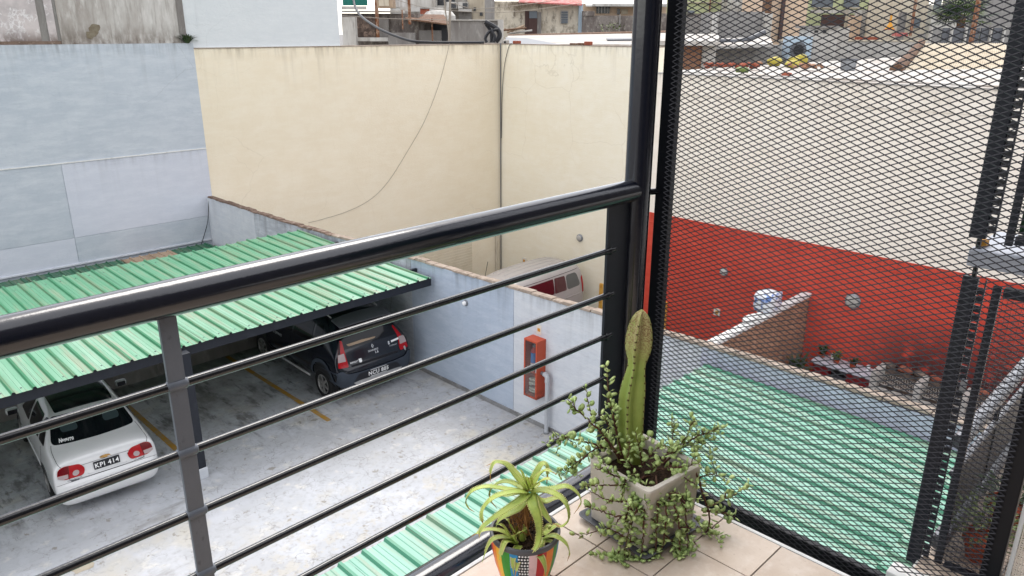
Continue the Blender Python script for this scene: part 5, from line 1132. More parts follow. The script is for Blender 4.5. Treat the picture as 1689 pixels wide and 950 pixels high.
fbox('railing_bar', 32.07, 32.14, 3.05, 3.64, 71.2, 0.08, 'browndoor', a)
fbox('railing_bar', 32.39, 32.45, 3.05, 3.65, 71.2, 0.08, 'browndoor', a)
fbox('railing_bar', 32.71, 32.77, 3.05, 3.65, 71.2, 0.08, 'browndoor', a)
fbox('railing_bar', 33.03, 33.09, 3.05, 3.65, 71.2, 0.08, 'browndoor', a)
fbox('railing_bar', 33.35, 33.41, 3.05, 3.65, 71.2, 0.08, 'browndoor', a)
a = fthing('orange_cone', 28.04, 60, 1.76, 'thin orange cone standing before the white front behind the mesh', 'cone', None)
fcone(a, 28.05, 60, 1.72, .32, 1.0)
a = fthing('red_ledge', 25.71, 58, 0.88, 'red painted ledge above the flat roof wall', 'ledge', None)
fbox('slab', 25.06, 26.46, 0.88, 1.17, 58, 0.8, 'redbrick', a)
fbox('pink_slab', 27.72, 28.51, 1.22, 1.47, 58, 0.8, 'tinred', a)
a = fthing('roof_chimney', 16.64, 42, 0.71, 'beige square chimney with two dark holes on the white roof', 'chimney', None)
fbox('stack', 15.88, 17.40, -9.90, 1.76, 43, 1.6, 'palegrey', a)
fbox('side_pier', 17.39, 18.24, -9.90, 1.74, 43.6, 1.4, 'palegrey', a)
fbox('hole', 16.12, 16.31, 1.49, 1.61, 42.96, 0.05, 'black', a)
fbox('hole', 16.58, 16.74, 1.46, 1.64, 42.96, 0.05, 'black', a)
fbox('cap', 15.70, 17.37, 1.73, 1.85, 42.8, 2, 'concrete', a)
a = fthing('roof_parapet', 22.03, 48, 0.41, 'long beige parapet at the back of the white roof', 'wall', None)
fbox('wall', 16.46, 25.35, -9.90, 1.01, 49, 0.5, 'palegrey', a)
fbox('cap', 16.42, 25.28, 0.99, 1.06, 48.9, 0.7, 'cream', a)
a = fthing('cream_house', 31.86, 62, 0.75, 'cream house front with grey window beside the palm', 'house', None)
fbox('wall', 30.62, 32.72, -9.90, 6.96, 64, 6, 'cream', a)
fbox('window', 31.61, 32.23, 1.82, 2.54, 63.9, 0.12, 'greywin', a)
fbox('side_pier', 30.48, 30.90, -9.90, 2.98, 63.5, 0.5, 'concrete', a)
a = fthing('white_villa', 39.22, 68, 1.17, 'white rendered house with climbing stains behind the palm', 'house', None)
fbox('wall', 36.21, 44.55, -9.90, 3.72, 70, 6, 'whitefar', a)
fbox('upper', 39.57, 43.10, -9.90, 7.39, 69, 6, 'greyfar', a)
fbox('climber', 41.41, 43.07, 2.16, 3.24, 69.8, 0.15, 'mould', a)
fbox('window', 36.21, 36.83, 3.13, 4.59, 69.9, 0.12, 'greywin', a)
a = fthing('grey_gate', 33.09, 58, 0.82, 'row of grey gate panels between white posts below the palm', 'gate', None)
fbox('gate_panel', 30.28, 30.89, 0.73, 1.80, 58, 0.12, 'greyfar', a)
fbox('gate_panel', 30.98, 31.63, 0.73, 1.81, 58, 0.12, 'saucer', a)
fbox('gate_panel', 31.76, 32.64, 0.73, 1.81, 58, 0.12, 'saucer', a)
fbox('gate_panel', 32.85, 33.64, 0.73, 1.81, 58, 0.12, 'saucer', a)
fbox('gate_panel', 33.77, 34.47, 0.74, 1.81, 58, 0.12, 'saucer', a)
fbox('gate_panel', 34.64, 35.43, 0.74, 1.82, 58, 0.12, 'saucer', a)
fbox('gate_post', 30.03, 30.16, 0.69, 1.93, 57.8, 0.3, 'whitefar', a)
fbox('gate_post', 31.50, 31.63, 0.69, 1.93, 57.8, 0.3, 'whitefar', a)
fbox('gate_post', 32.54, 32.67, 0.69, 1.93, 57.8, 0.3, 'whitefar', a)
fbox('gate_post', 34.32, 34.45, 0.70, 1.94, 57.8, 0.3, 'whitefar', a)
fbox('gate_post', 35.28, 35.41, 0.70, 1.94, 57.8, 0.3, 'whitefar', a)
a = fthing('rusty_pole', 32.01, 54, 0.80, 'tall rust brown pole right of the palm', 'pole', None)
fbox('shaft', 30.83, 31.06, 0.72, 6.13, 54, 0.25, 'rust', a)
fbox('foot', 31.72, 32.16, 0.72, 0.95, 53.9, 0.4, 'concrete', a)
a = fthing('thin_rusty_pole', 28.59, 56, 1.44, 'thin rust brown pole left of the palm', 'pole', None)
fbox('shaft', 27.67, 27.81, 1.24, 6.29, 56, 0.15, 'rust', a)
fbox('foot', 28.37, 28.75, 1.16, 1.40, 55.9, 0.3, 'concrete', a)
PALM = (33.21, 60, 0.70)
PALMTOP = 2.75
WROOF = [(15.37, 31.5, 0.09), (19.65, 31.5, 0.01), (28.35, 46, 0.92), (23.55, 46, 0.9)]
LOG = [(15.0, 31, 0.13), (17.88, 36, 0.43), (22.95, 45, 0.98)]
ALOE= [([(1.4, 1.325, 0.326), (1.385, 1.354, 0.356), (1.363, 1.377, 0.4), (1.334, 1.392, 0.415), (1.317, 1.394, 0.395), (1.316, 1.395, 0.357)], 0.02), ([(1.409, 1.344, 0.317), (1.413, 1.382, 0.344), (1.405, 1.419, 0.368), (1.389, 1.449, 0.366), (1.376, 1.477, 0.347)], 0.018), ([(1.397, 1.328, 0.321), (1.388, 1.38, 0.329), (1.37, 1.412, 0.322), (1.358, 1.438, 0.292), (1.357, 1.44, 0.255), (1.365, 1.417, 0.229)], 0.018), ([(1.397, 1.328, 0.317), (1.349, 1.363, 0.332), (1.31, 1.401, 0.341), (1.273, 1.424, 0.334), (1.259, 1.439, 0.302), (1.263, 1.435, 0.275), (1.276, 1.421, 0.26)], 0.019), ([(1.393, 1.318, 0.323), (1.338, 1.33, 0.343), (1.289, 1.351, 0.339), (1.261, 1.366, 0.31), (1.25, 1.363, 0.281), (1.256, 1.356, 0.254)], 0.022), ([(1.395, 1.315, 0.319), (1.342, 1.312, 0.314), (1.289, 1.324, 0.299), (1.245, 1.339, 0.277), (1.226, 1.344, 0.258), (1.224, 1.346, 0.233)], 0.026), ([(1.403, 1.322, 0.308), (1.369, 1.328, 0.275), (1.33, 1.338, 0.266), (1.307, 1.348, 0.255), (1.298, 1.356, 0.228)], 0.026), ([(1.398, 1.313, 0.319), (1.375, 1.279, 0.305), (1.37, 1.256, 0.274), (1.366, 1.246, 0.227), (1.352, 1.245, 0.189), (1.336, 1.262, 0.171)], 0.032), ([(1.408, 1.317, 0.321), (1.416, 1.266, 0.341), (1.429, 1.225, 0.333), (1.438, 1.202, 0.304), (1.44, 1.2, 0.263), (1.425, 1.214, 0.24), (1.416, 1.238, 0.244)], 0.024), ([(1.426, 1.328, 0.308), (1.472, 1.295, 0.306), (1.503, 1.264, 0.316), (1.526, 1.241, 0.293), (1.535, 1.232, 0.26), (1.52, 1.246, 0.219)], 0.024), ([(1.426, 1.327, 0.299), (1.456, 1.311, 0.264), (1.486, 1.295, 0.267), (1.508, 1.287, 0.258)], 0.026), ([(1.411, 1.314, 0.308), (1.416, 1.28, 0.266), (1.423, 1.259, 0.241), (1.43, 1.252, 0.227)], 0.025), ([(1.413, 1.326, 0.319), (1.438, 1.329, 0.357), (1.456, 1.325, 0.382), (1.466, 1.315, 0.385), (1.463, 1.305, 0.366), (1.454, 1.299, 0.329)], 0.02), ([(1.408, 1.317, 0.331), (1.429, 1.31, 0.365), (1.438, 1.287, 0.389), (1.452, 1.258, 0.382)], 0.016), ([(1.399, 1.311, 0.337), (1.4, 1.283, 0.368), (1.408, 1.26, 0.386), (1.412, 1.242, 0.388)], 0.016), ([(1.401, 1.324, 0.326), (1.391, 1.334, 0.371), (1.383, 1.342, 0.393)], 0.02), ([(1.403, 1.322, 0.326), (1.392, 1.318, 0.364), (1.39, 1.321, 0.382)], 0.012), ([(1.404, 1.321, 0.326), (1.405, 1.32, 0.353), (1.406, 1.318, 0.371)], 0.012), ([(1.417, 1.336, 0.31), (1.456, 1.34, 0.307), (1.473, 1.35, 0.303)], 0.016), ([(1.414, 1.339, 0.303), (1.406, 1.375, 0.285), (1.391, 1.405, 0.269), (1.384, 1.427, 0.272)], 0.018)]
PUPS= [([(1.364, 1.333, 0.159), (1.328, 1.341, 0.188), (1.289, 1.352, 0.198), (1.268, 1.358, 0.178), (1.25, 1.363, 0.129)], 0.018), ([(1.358, 1.338, 0.163), (1.336, 1.361, 0.192), (1.301, 1.382, 0.208), (1.272, 1.397, 0.206), (1.255, 1.414, 0.19)], 0.016), ([(1.357, 1.326, 0.162), (1.313, 1.327, 0.189), (1.29, 1.322, 0.172), (1.279, 1.319, 0.147)], 0.016), ([(1.381, 1.344, 0.144), (1.37, 1.355, 0.182), (1.361, 1.364, 0.215), (1.36, 1.38, 0.217)], 0.016), ([(1.384, 1.341, 0.139), (1.385, 1.354, 0.17), (1.382, 1.357, 0.198)], 0.014), ([(1.364, 1.333, 0.154), (1.346, 1.337, 0.18), (1.329, 1.354, 0.218), (1.312, 1.371, 0.227)], 0.014), ([(1.355, 1.313, 0.16), (1.326, 1.3, 0.164), (1.306, 1.292, 0.147), (1.3, 1.283, 0.104)], 0.018), ([(1.361, 1.307, 0.15), (1.334, 1.292, 0.155), (1.316, 1.282, 0.138), (1.303, 1.281, 0.094)], 0.018), ([(1.375, 1.321, 0.159), (1.368, 1.315, 0.19), (1.372, 1.31, 0.204)], 0.014), ([(1.35, 1.319, 0.169), (1.337, 1.317, 0.2), (1.354, 1.286, 0.231)], 0.012), ([(1.42, 1.276, 0.173), (1.427, 1.241, 0.193), (1.442, 1.211, 0.177), (1.452, 1.202, 0.144), (1.448, 1.206, 0.111)], 0.018), ([(1.435, 1.29, 0.168), (1.456, 1.282, 0.18), (1.478, 1.275, 0.187), (1.494, 1.273, 0.179)], 0.015), ([(1.413, 1.269, 0.167), (1.417, 1.252, 0.174), (1.42, 1.234, 0.177)], 0.014), ([(1.417, 1.279, 0.173), (1.393, 1.262, 0.168), (1.391, 1.249, 0.142)], 0.018), ([(1.369, 1.271, 0.152), (1.363, 1.234, 0.157), (1.364, 1.219, 0.132), (1.366, 1.217, 0.095)], 0.018), ([(1.442, 1.296, 0.156), (1.458, 1.295, 0.182), (1.467, 1.286, 0.184)], 0.014), ([(1.388, 1.351, 0.141), (1.383, 1.385, 0.145), (1.357, 1.411, 0.15)], 0.014), ([(1.385, 1.326, 0.156), (1.381, 1.316, 0.192), (1.378, 1.319, 0.22)], 0.013)]
BUSH= [[(1.853, 1.308, 0.22), (1.821, 1.339, 0.391), (1.806, 1.355, 0.491), (1.815, 1.374, 0.574)], [(1.86, 1.3, 0.214), (1.776, 1.357, 0.353), (1.725, 1.407, 0.424), (1.697, 1.436, 0.472)], [(1.869, 1.319, 0.201), (1.823, 1.366, 0.301), (1.789, 1.399, 0.38), (1.768, 1.421, 0.491)], [(1.892, 1.338, 0.237), (1.818, 1.385, 0.265), (1.765, 1.424, 0.224), (1.718, 1.471, 0.16)], [(1.832, 1.371, 0.265), (1.766, 1.423, 0.294), (1.723, 1.467, 0.307), (1.705, 1.484, 0.247)], [(1.781, 1.407, 0.243), (1.746, 1.443, 0.196), (1.708, 1.482, 0.177)], [(1.876, 1.213, 0.206), (1.762, 1.228, 0.235), (1.697, 1.265, 0.278), (1.665, 1.284, 0.297)], [(1.87, 1.219, 0.183), (1.739, 1.223, 0.23), (1.676, 1.259, 0.242), (1.626, 1.294, 0.244)], [(1.842, 1.205, 0.191), (1.73, 1.19, 0.194), (1.675, 1.231, 0.2), (1.619, 1.273, 0.244)], [(1.799, 1.192, 0.183), (1.702, 1.19, 0.152), (1.661, 1.231, 0.161), (1.618, 1.275, 0.183)], [(1.838, 1.209, 0.191), (1.72, 1.186, 0.178), (1.701, 1.19, 0.084), (1.683, 1.195, -0.001), (1.679, 1.199, -0.083)], [(1.84, 1.207, 0.179), (1.728, 1.164, 0.174), (1.703, 1.175, 0.091), (1.69, 1.174, -0.039)], [(1.752, 1.153, 0.167), (1.722, 1.17, 0.152), (1.71, 1.167, 0.069), (1.706, 1.171, -0.001)], [(1.845, 1.202, 0.202), (1.745, 1.146, 0.174), (1.737, 1.14, 0.069), (1.727, 1.136, -0.051)], [(1.878, 1.197, 0.212), (1.782, 1.123, 0.19), (1.775, 1.116, 0.084), (1.77, 1.107, -0.059)], [(1.883, 1.192, 0.189), (1.801, 1.104, 0.168), (1.794, 1.098, 0.061), (1.775, 1.102, -0.012)], [(1.883, 1.192, 0.178), (1.828, 1.091, 0.172), (1.835, 1.07, 0.089), (1.831, 1.06, -0.008), (1.821, 1.056, -0.082)], [(1.899, 1.19, 0.171), (1.871, 1.09, 0.174), (1.868, 1.065, 0.097), (1.869, 1.05, 0.0)], [(1.884, 1.205, 0.194), (1.857, 1.105, 0.197), (1.879, 1.068, 0.124)], [(1.877, 1.212, 0.183), (1.822, 1.139, 0.196), (1.863, 1.098, 0.197), (1.894, 1.068, 0.14)], [(1.848, 1.228, 0.189), (1.759, 1.189, 0.21), (1.785, 1.149, 0.216), (1.805, 1.114, 0.172)], [(1.946, 1.214, 0.221), (1.996, 1.192, 0.279), (2.024, 1.178, 0.319), (2.028, 1.174, 0.381)], [(1.956, 1.232, 0.202), (2.034, 1.181, 0.283), (2.076, 1.14, 0.314), (2.112, 1.103, 0.307)], [(1.991, 1.21, 0.25), (2.049, 1.167, 0.279), (2.099, 1.117, 0.291)], [(1.927, 1.19, 0.233), (1.97, 1.119, 0.229), (1.988, 1.087, 0.155), (2.001, 1.059, 0.068), (2.001, 1.059, 0.015), (1.987, 1.059, -0.016), (1.994, 1.038, -0.057), (2.01, 1.022, -0.037), (2.026, 1.006, 0.004)], [(1.992, 1.068, 0.096), (2.058, 1.03, 0.12), (2.092, 1.01, 0.137), (2.125, 0.991, 0.164)], [(1.983, 1.106, 0.195), (2.019, 1.083, 0.207), (2.066, 1.037, 0.189)], [(1.994, 1.066, 0.087), (2.038, 1.036, 0.07), (2.071, 1.003, 0.056)], [(2.011, 1.148, 0.21), (2.049, 1.153, 0.261), (2.05, 1.166, 0.348)], [(1.963, 1.225, 0.216), (1.978, 1.21, 0.302), (1.989, 1.213, 0.376)], [(1.879, 1.253, 0.226), (1.853, 1.251, 0.298), (1.832, 1.258, 0.37)], [(1.705, 1.187, 0.072), (1.663, 1.229, 0.102), (1.623, 1.269, 0.083), (1.592, 1.301, 0.079)], [(1.687, 1.191, -0.048), (1.66, 1.218, -0.071), (1.626, 1.252, -0.067)], [(1.877, 1.226, 0.211), (1.869, 1.178, 0.281), (1.888, 1.159, 0.315)], [(1.85, 1.268, 0.216), (1.809, 1.266, 0.28), (1.806, 1.255, 0.331)], [(1.891, 1.212, 0.223), (1.903, 1.13, 0.265), (1.959, 1.087, 0.271)], [(1.911, 1.178, 0.229), (1.91, 1.108, 0.227), (1.939, 1.079, 0.204)], [(1.801, 1.104, 0.077), (1.838, 1.067, 0.019), (1.857, 1.048, -0.075)], [(1.843, 1.076, 0.093), (1.886, 1.047, 0.086), (1.916, 1.031, 0.083)], [(1.864, 1.254, 0.228), (1.864, 1.211, 0.292), (1.877, 1.198, 0.325)], [(1.832, 1.371, 0.272), (1.834, 1.369, 0.352), (1.807, 1.396, 0.398)]]
# ---- flat white roof directly behind the courtyard wall and what lies on it
t = thing('courtyard_roof', (34, 8, .1), 'white flat roof with debris beyond the cream and red wall', 'roof')
MB().box(XR+.421, 58, -12, 17.2, -.3, .12).build('roof_deck', 'whiteroof', t)
MB().box(XR+.421, XR+1.3, -12, 15.9, .122, .19).build('roof_kerb', 'whiteroof', t, bevel=.02)
t = thing('corrugated_roof', fp(20, 38, .9), 'white corrugated roof with brown timber edge on the flat roof', 'roof')
A_, B_, C_, D_ = [Vector(fp(*p)) for p in WROOF]
nr = 46; b = MB(); vs = []; fs = []
for i in range(nr*2+1):
    f = i/(nr*2); zz = .05 if i % 2 else 0.0
    vs += [A_.lerp(B_, f)+Vector((0, 0, zz)), D_.lerp(C_, f)+Vector((0, 0, zz))]
for i in range(nr*2): fs.append((2*i, 2*i+2, 2*i+3, 2*i+1))
b.add(vs, fs); o = b.build('roof_sheet', 'cream', t, fix=False); sm = o.modifiers.new('s', 'SOLIDIFY'); sm.thickness = .03
b = MB(); b.tube([A_-Vector((0, 0, .1)), B_-Vector((0, 0, .1))], .06, 8); b.build('eave_beam', 'tinbrown', t); 
b = MB(); b.tube([fp(*p) for p in LOG], [.26, .22, .2], 10); b.build('timber_edge', 'tinbrown', t, smooth='auto')
for f in (.08, .5, .92):
    p = A_.lerp(B_, f); q = D_.lerp(C_, f); MB().box(p.x-.1, p.x+.1, p.y-.1, p.y+.1, .12, p.z-.12).build('prop', 'palegrey', t); MB().box(q.x-.1, q.x+.1, q.y-.1, q.y+.1, .12, q.z-.02).build('prop', 'palegrey', t)
t = thing('air_cooler', (41.5, 19.6, .12), 'pale blue boxed air cooler with round black fan on the white roof', 'air cooler')
c0 = Vector((41.5, 19.6, .72)); b = MB(); b.obox(c0, FR*.62, FD*.5, (0, 0, .58)); b.build('cabinet', 'bluebox', t)
b = MB(); P0 = c0-FD*.52+FR*-.12+Vector((0, 0, -.1))
b.tube([P0, P0-FD*.10], .42, 20); b.build('fan_ring', 'saucer', t, smooth='auto'); b = MB(); b.tube([P0-FD*.09, P0-FD*.13], .27, 20); b.build('fan', 'black', t, smooth='auto')
b = MB(); b.obox(c0+FR*.95-Vector((0, 0, .3)), FR*.3, FD*.3, (0, 0, .3)); b.build('motor_box', 'palegrey', t)
lst = [('rubble_heap', 27.6, 15.9, .55, 'redbrick', 'heap of broken red bricks on the white roof'), ('rubble_heap', 28.4, 15.4, .42, 'redbrick', 'smaller red brick heap right of the first one'),
       ('sack', 32.7, 16.4, .42, 'bagy', 'leftmost yellow sack on the white roof'), ('sack', 33.4, 15.8, .40, 'bagy', 'middle yellow sack on the white roof'), ('sack', 31.6, 15.0, .34, 'bagy', 'small yellow sack lying in front of the others'), ('sack', 36.2, 16.8, .42, 'bagy', 'yellow sack nearest the air cooler'),
       ('stone_heap', 29.9, 13.6, .52, 'brick', 'heap of brown stones right of the yellow sacks'), ('sack', 25.9, 14.2, .26, 'foliage2', 'lime green bag near the red rubble'), ('loose_brick', 24.9, 12.0, .2, 'redbrick', 'red brick near the edge of the white roof'), ('stone', 32.9, 17.2, .2, 'brick', 'dark stone between red rubble and yellow sacks')]
for i, (nm, x, y, r, m, lab) in enumerate(lst):
    if 'heap' in nm:
        t = thing(nm, (x, y, .12), lab, 'rubble')
        q = random.Random(i)
        for k in range(16): lump(x+q.gauss(0, r*.55), y+q.gauss(0, r*.55), .2+q.random()*.16, .15*q.uniform(.6, 1.3), .11, .08, m, 'rubble_piece', 100+i*20+k, t, n=1)
    else: tag(lump(x, y, .12+r*.42, r, r*.8, r*.55, m, nm, 60+i, n=2), lab, nm.replace('_', ' ').replace('loose ', ''))
t = thing('bucket', (31.3, 12.6, .12), 'grey plastic tub standing on the white roof', 'tub')
MB().lathe([(.001, .13), (.26, .13), (.32, .55), (.28, .55), (.24, .2)], (31.3, 12.6, 0), 18).build('tub', 'galv', t, smooth='auto')
MB().lathe([(.33, .50), (.34, .53), (.33, .56)], (31.3, 12.6, 0), 18).build('rim', 'saucer', t, smooth='auto')
# black cable that sags from the upper left and runs along the top of the beige wall
cable('overhead_cable', [fp(-8.4, 43, 4.2), fp(-7.75, 40, 2.6), fp(-6.2, 36, 1.75), fp(-4.55, 33.6, 1.22), fp(-3.5, 33.0, 1.10), fp(-1.2, 33.3, 1.09)], .055, 'cable', 'thick black cable sagging down to lie along the top of the beige wall', n=60)
# ---- palm
t = thing('palm_tree', fp(PALM[0], PALM[1], -9.9), 'green palm with drooping fan fronds behind the grey gate panels', 'palm')
MB().tube([fp(PALM[0], 60, -9.9), fp(PALM[0]+.1, 60, PALMTOP)], [.4, .28], 12).build('trunk', 'tinbrown', t, smooth='auto')
q = random.Random(12)
for k in range(70):
    a = q.uniform(0, 6.28); el = q.uniform(-1.2, 1.1); l = q.uniform(1.2, 2.0); d = Vector((math.cos(a)*math.cos(el), math.sin(a)*math.cos(el), math.sin(el)))
    o0 = fp(PALM[0]+.1, 60, PALMTOP-.5-(0 if el > 0 else .7)); hub = o0+d*l*.7; side = d.cross(Vector((0, 0, 1))).normalized(); upv = side.cross(d)
    b = MB(); b.tube([o0, hub], .03, 4)
    for j in range(15):
        th = (j-7)/7*1.5; e = d*math.cos(th)+side*math.sin(th); e = (e+upv*.12-Vector((0, 0, .25))).normalized(); w_ = e.cross(upv).normalized()*.045
        p1 = hub+e*l*.45; p2 = hub+e*l*.8-Vector((0, 0, .18))
        b.add([hub, p1+w_, p2, p1-w_], [(0,1,2,3)])
    b.build('frond', ['foliage', 'foliage2', 'hedge', 'foliage'][k % 4] if el > -.6 else 'tan', t)
tuft('wall_weed', (10.55, YB+.02, 1.17), 150, .34, .38, 'foliage', 'tuft of weeds growing on the ledge at the top of the blue wall', w_=.022)

# ================================================================== NEIGHBOURING TERRACE BEYOND THE SCREEN
NT = thing('neighbour_terrace', (3.5, -.5, -.1), None, None, kind='structure')
MB().box(2.375, 9.0, -3.5, .535, -.16, -.072).build('terrace_slab', 'trim', NT)
tm = MB().box(-P/2+gap, P/2-gap, -P/2+gap, P/2-gap, -.006, .004).build('tile', 'tile', None, local=True); tme2 = tm.data; bpy.data.objects.remove(tm)
for i in range(15):
    for j in range(6): inst('tile', tme2, NT, (2.49+i*P-3.5, .42-j*P+.5, .1-.064))
MB().box(2.30, 2.373, -3.5, .58, -.13, -.05).build('terrace_edge', 'trim', NT, bevel=.004)
t = thing('terrace_screen', (2.44, .5, -.1), 'dark steel gate frame and post closing the next terrace behind the mesh', 'gate')
MB().box(2.47, 2.49, .530, .572, -.10, .915).build('post', 'dsteel', t, bevel=.003)
b = MB()
for k in range(34): b.box(2.478, 2.482, .513, .529, -.06+k*.028, -.06+k*.028+.021)
b.build('perforated_strip', 'dsteel', t, kind='stuff')
MB().box(2.476, 2.484, .509, .5125, -.08, .91).build('strip_edge', 'dsteel', t)
MB().tube([(2.48, .545, .916), (2.48, .545, 1.0)], .007, 8).build('pin', 'bar', t); MB().tube([(2.48, .545, -.16), (2.48, .545, -.10)], .007, 8).build('pin', 'bar', t)
MB().box(2.472, 2.488, .468, .490, -.075, .90).build('frame_upright', 'dsteel', t, bevel=.002)
MB().box(2.465, 2.495, -.9, .461, .872, .90).build('frame_top', 'dsteel', t, bevel=.002); MB().box(2.465, 2.495, -.9, .461, -.075, -.05).build('frame_bottom', 'dsteel', t, bevel=.002)
b = MB(); dy = .0085
dy = .0125
for k in range(100): b.box(2.479, 2.4798, .46-k*dy-.0011, .46-k*dy, -.05, .872)
for k in range(74): b.box(2.4799, 2.4807, -.8, .46, -.05+k*dy, -.05+k*dy+.0011)
b.build('fine_wire', 'bar', t, kind='stuff')
MB().box(2.445, 2.462, .50, .515, .56, .60).build('lock', 'galv', t)
t = thing('terrace_beam', (2.5, .3, .95), 'pale blue painted slab edge carrying the upper post behind the mesh', 'slab')
MB().box(2.45, 2.75, -1.2, .565, .95, 1.0).build('slab', 'slab', t, bevel=.004)
MB().box(2.56, 2.75, -1.2, .43, 1.002, 1.02).build('stone_rubble', 'palegrey', t); MB().box(2.50, 2.53, .535, .562, 1.001, 1.02).build('amber_block', 'amber', t)
t = thing('upper_screen', (2.5, .5, 1.0), 'dark upper post with artificial hedge panel standing on the pale blue slab', 'screen')
MB().box(2.47, 2.49, .534, .578, 1.03, 2.3).build('post', 'dsteel', t, bevel=.003)
b = MB()
for k in range(46): b.box(2.478, 2.482, .518, .5335, 1.05+k*.027, 1.05+k*.027+.020)
b.build('perforated_strip', 'bar', t, kind='stuff'); MB().box(2.476, 2.484, .513, .5175, 1.04, 2.3).build('strip_edge', 'dsteel', t)
MB().tube([(2.48, .55, 1.0), (2.48, .55, 1.03)], .007, 8).build('pin', 'bar', t)
MB().box(2.472, 2.488, .466, .486, 1.022, 2.3).build('frame_upright', 'dsteel', t, bevel=.002); MB().box(2.465, 2.495, -.9, .461, 1.03, 1.055).build('frame_bottom', 'dsteel', t, bevel=.002)
MB().box(2.50, 2.51, -.9, .462, 1.056, 2.3).build('backing', 'hedge', t)
b = MB(); q = random.Random(5)
for k in range(5200):
    p = Vector((2.495-q.random()*.02, q.uniform(-.2, .46), q.uniform(1.06, 2.0))); a = Vector((-.4, q.uniform(-1, 1), q.uniform(-1, 1))).normalized()*.014; s = Vector((0, a.z, -a.y)).normalized()*.003
    b.add([p, p+a*.5+s, p+a, p+a*.5-s], [(0,1,2,3)])
b.build('hedge_leaves', 'hedge', t, kind='stuff')
t = thing('terrace_railing', (3.2, .5, -.07), 'low railing of wrapped shiny tubes with grey perforated panel on the next terrace', 'railing')
MB().tube([(2.52, .50, .36), (6.5, .50, .39)], .024, 18).build('top_tube', 'wrap', t, smooth='auto')
MB().tube([(2.52, .50, .245), (6.5, .50, .215)], .011, 12).build('middle_tube', 'wrap', t, smooth='auto')
MB().tube([(2.52, .50, -.02), (6.5, .50, -.02)], .026, 18).build('bottom_tube', 'wrap', t, smooth='auto')
for x0 in (2.52, 3.02, 3.9, 4.9): MB().box(x0+.004, x0+(.5 if x0 < 3 else .87), .498, .502, .008, .232).build('perforated_panel', 'perf', t)
MB().box(3.012, 3.020, .492, .508, -.0, .36).build('upright', 'dsteel', t); MB().tube([(2.98, .5, -.022), (3.10, .5, -.022)], .029, 14).build('clamp', 'bar', t, smooth='auto')
def pot_plant(x, y, r, h, kind, lab):
    t = thing('potted_plant', (x, y, -.06), lab, 'potted plant', 'terracotta pots on the next terrace'); z0 = -.06
    MB().lathe([(.001, z0), (r*.72, z0), (r*.95, z0+h*.72), (r*1.06, z0+h*.74), (r*1.06, z0+h), (r*.92, z0+h), (r*.88, z0+h*.8), (.001, z0+h*.8)], (x, y, 0), 24).build('pot', 'terra', t, smooth='auto')
    q = random.Random(int(x*100)); b = MB()
    for k in range(260):
        a = q.uniform(0, 6.28); s = q.random()**.5*r*1.5; p = Vector((x+math.cos(a)*s, y+math.sin(a)*s, z0+h*.9+q.random()*h*(.9 if kind == 'foliage' else 1.3))); d = Vector((math.cos(a), math.sin(a), q.uniform(-.2, 1))).normalized()*.028; w_ = d.cross(Vector((0, 0, 1))).normalized()*.006
        b.add([p, p+d*.5+w_, p+d, p+d*.5-w_], [(0,1,2,3)])
    b.build('foliage', kind, t, kind='stuff')
pot_plant(2.60, .385, .062, .085, 'foliage2', 'nearest terracotta pot with yellowish spiky plant')
pot_plant(2.87, .385, .062, .085, 'foliage', 'middle terracotta pot with dark green plant')
pot_plant(3.30, .36, .062, .085, 'foliage2', 'farthest terracotta pot with pale green plant behind the screen frame')
t = thing('net_screen', (2.37, .2, -.05), 'fine beige netting in a slim white frame at the right edge beyond the mesh', 'screen')
MB().box(2.362, 2.374, .268, .280, -.05, 2.3).build('frame_edge', 'trim', t, bevel=.002)
b = MB(); dy = .0078
for k in range(60): b.box(2.366, 2.3685, .266-k*dy-.0034, .266-k*dy, -.05, 1.2)
for k in range(150): b.box(2.3687, 2.371, -.2, .266, -.05+k*dy, -.05+k*dy+.0034)
b.build('netting', 'netting', t, kind='stuff')
tag(MB().box(2.385, 2.48, .02, .235, -.06, .24).build('white_box', 'trim', bevel=.01), 'plain white box standing behind the netting at the right edge', 'box')

# ================================================================== PLANTS ON THE BALCONY
# square cement pot, its saucer and soil
PC = (1.887, 1.249); ang = math.radians(-6)
t = thing('cement_pot', (PC[0], PC[1], .014), 'square pale cement pot in the balcony corner holding the cactus', 'pot', rz=ang)
def rr(h, r, n=6):
    out = []
    for cx, cy, a0 in ((h-r, h-r, 0), (-h+r, h-r, 90), (-h+r, -h+r, 180), (h-r, -h+r, 270)):
        for k in range(n+1): a = math.radians(a0+90*k/n); out.append((cx+r*math.cos(a), cy+r*math.sin(a)))
    return out
def rings(lst):
    b = MB(); vs = []; fs = []
    for h, r, z in lst: vs += [(x, y, z) for x, y in rr(h, r)]
    n = 28
    for i in range(len(lst)-1): fs += [(i*n+k, i*n+(k+1)%n, (i+1)*n+(k+1)%n, (i+1)*n+k) for k in range(n)]
    b.add(vs, fs); return b
rings([(.124, .014, 0), (.133, .016, .217), (.1345, .016, .224), (.1325, .015, .229), (.117, .02, .229), (.113, .03, .225), (.110, .03, .16)]).build('pot', 'potc', t, smooth='auto', local=True)
b = rings([(.1115, .03, .190), (.0001, .00001, .198)]); b.build('soil', 'soil', t, local=True)
t = thing('pot_saucer', (PC[0], PC[1], 0), 'square grey plastic saucer under the cement pot', 'saucer', rz=ang)
rings([(.001, .0001, .001), (.136, .014, .001), (.154, .02, .018), (.157, .022, .018), (.157, .022, .021), (.151, .02, .021), (.134, .015, .010), (.001, .0001, .010)]).build('dish', 'saucer', t, smooth='auto', local=True)
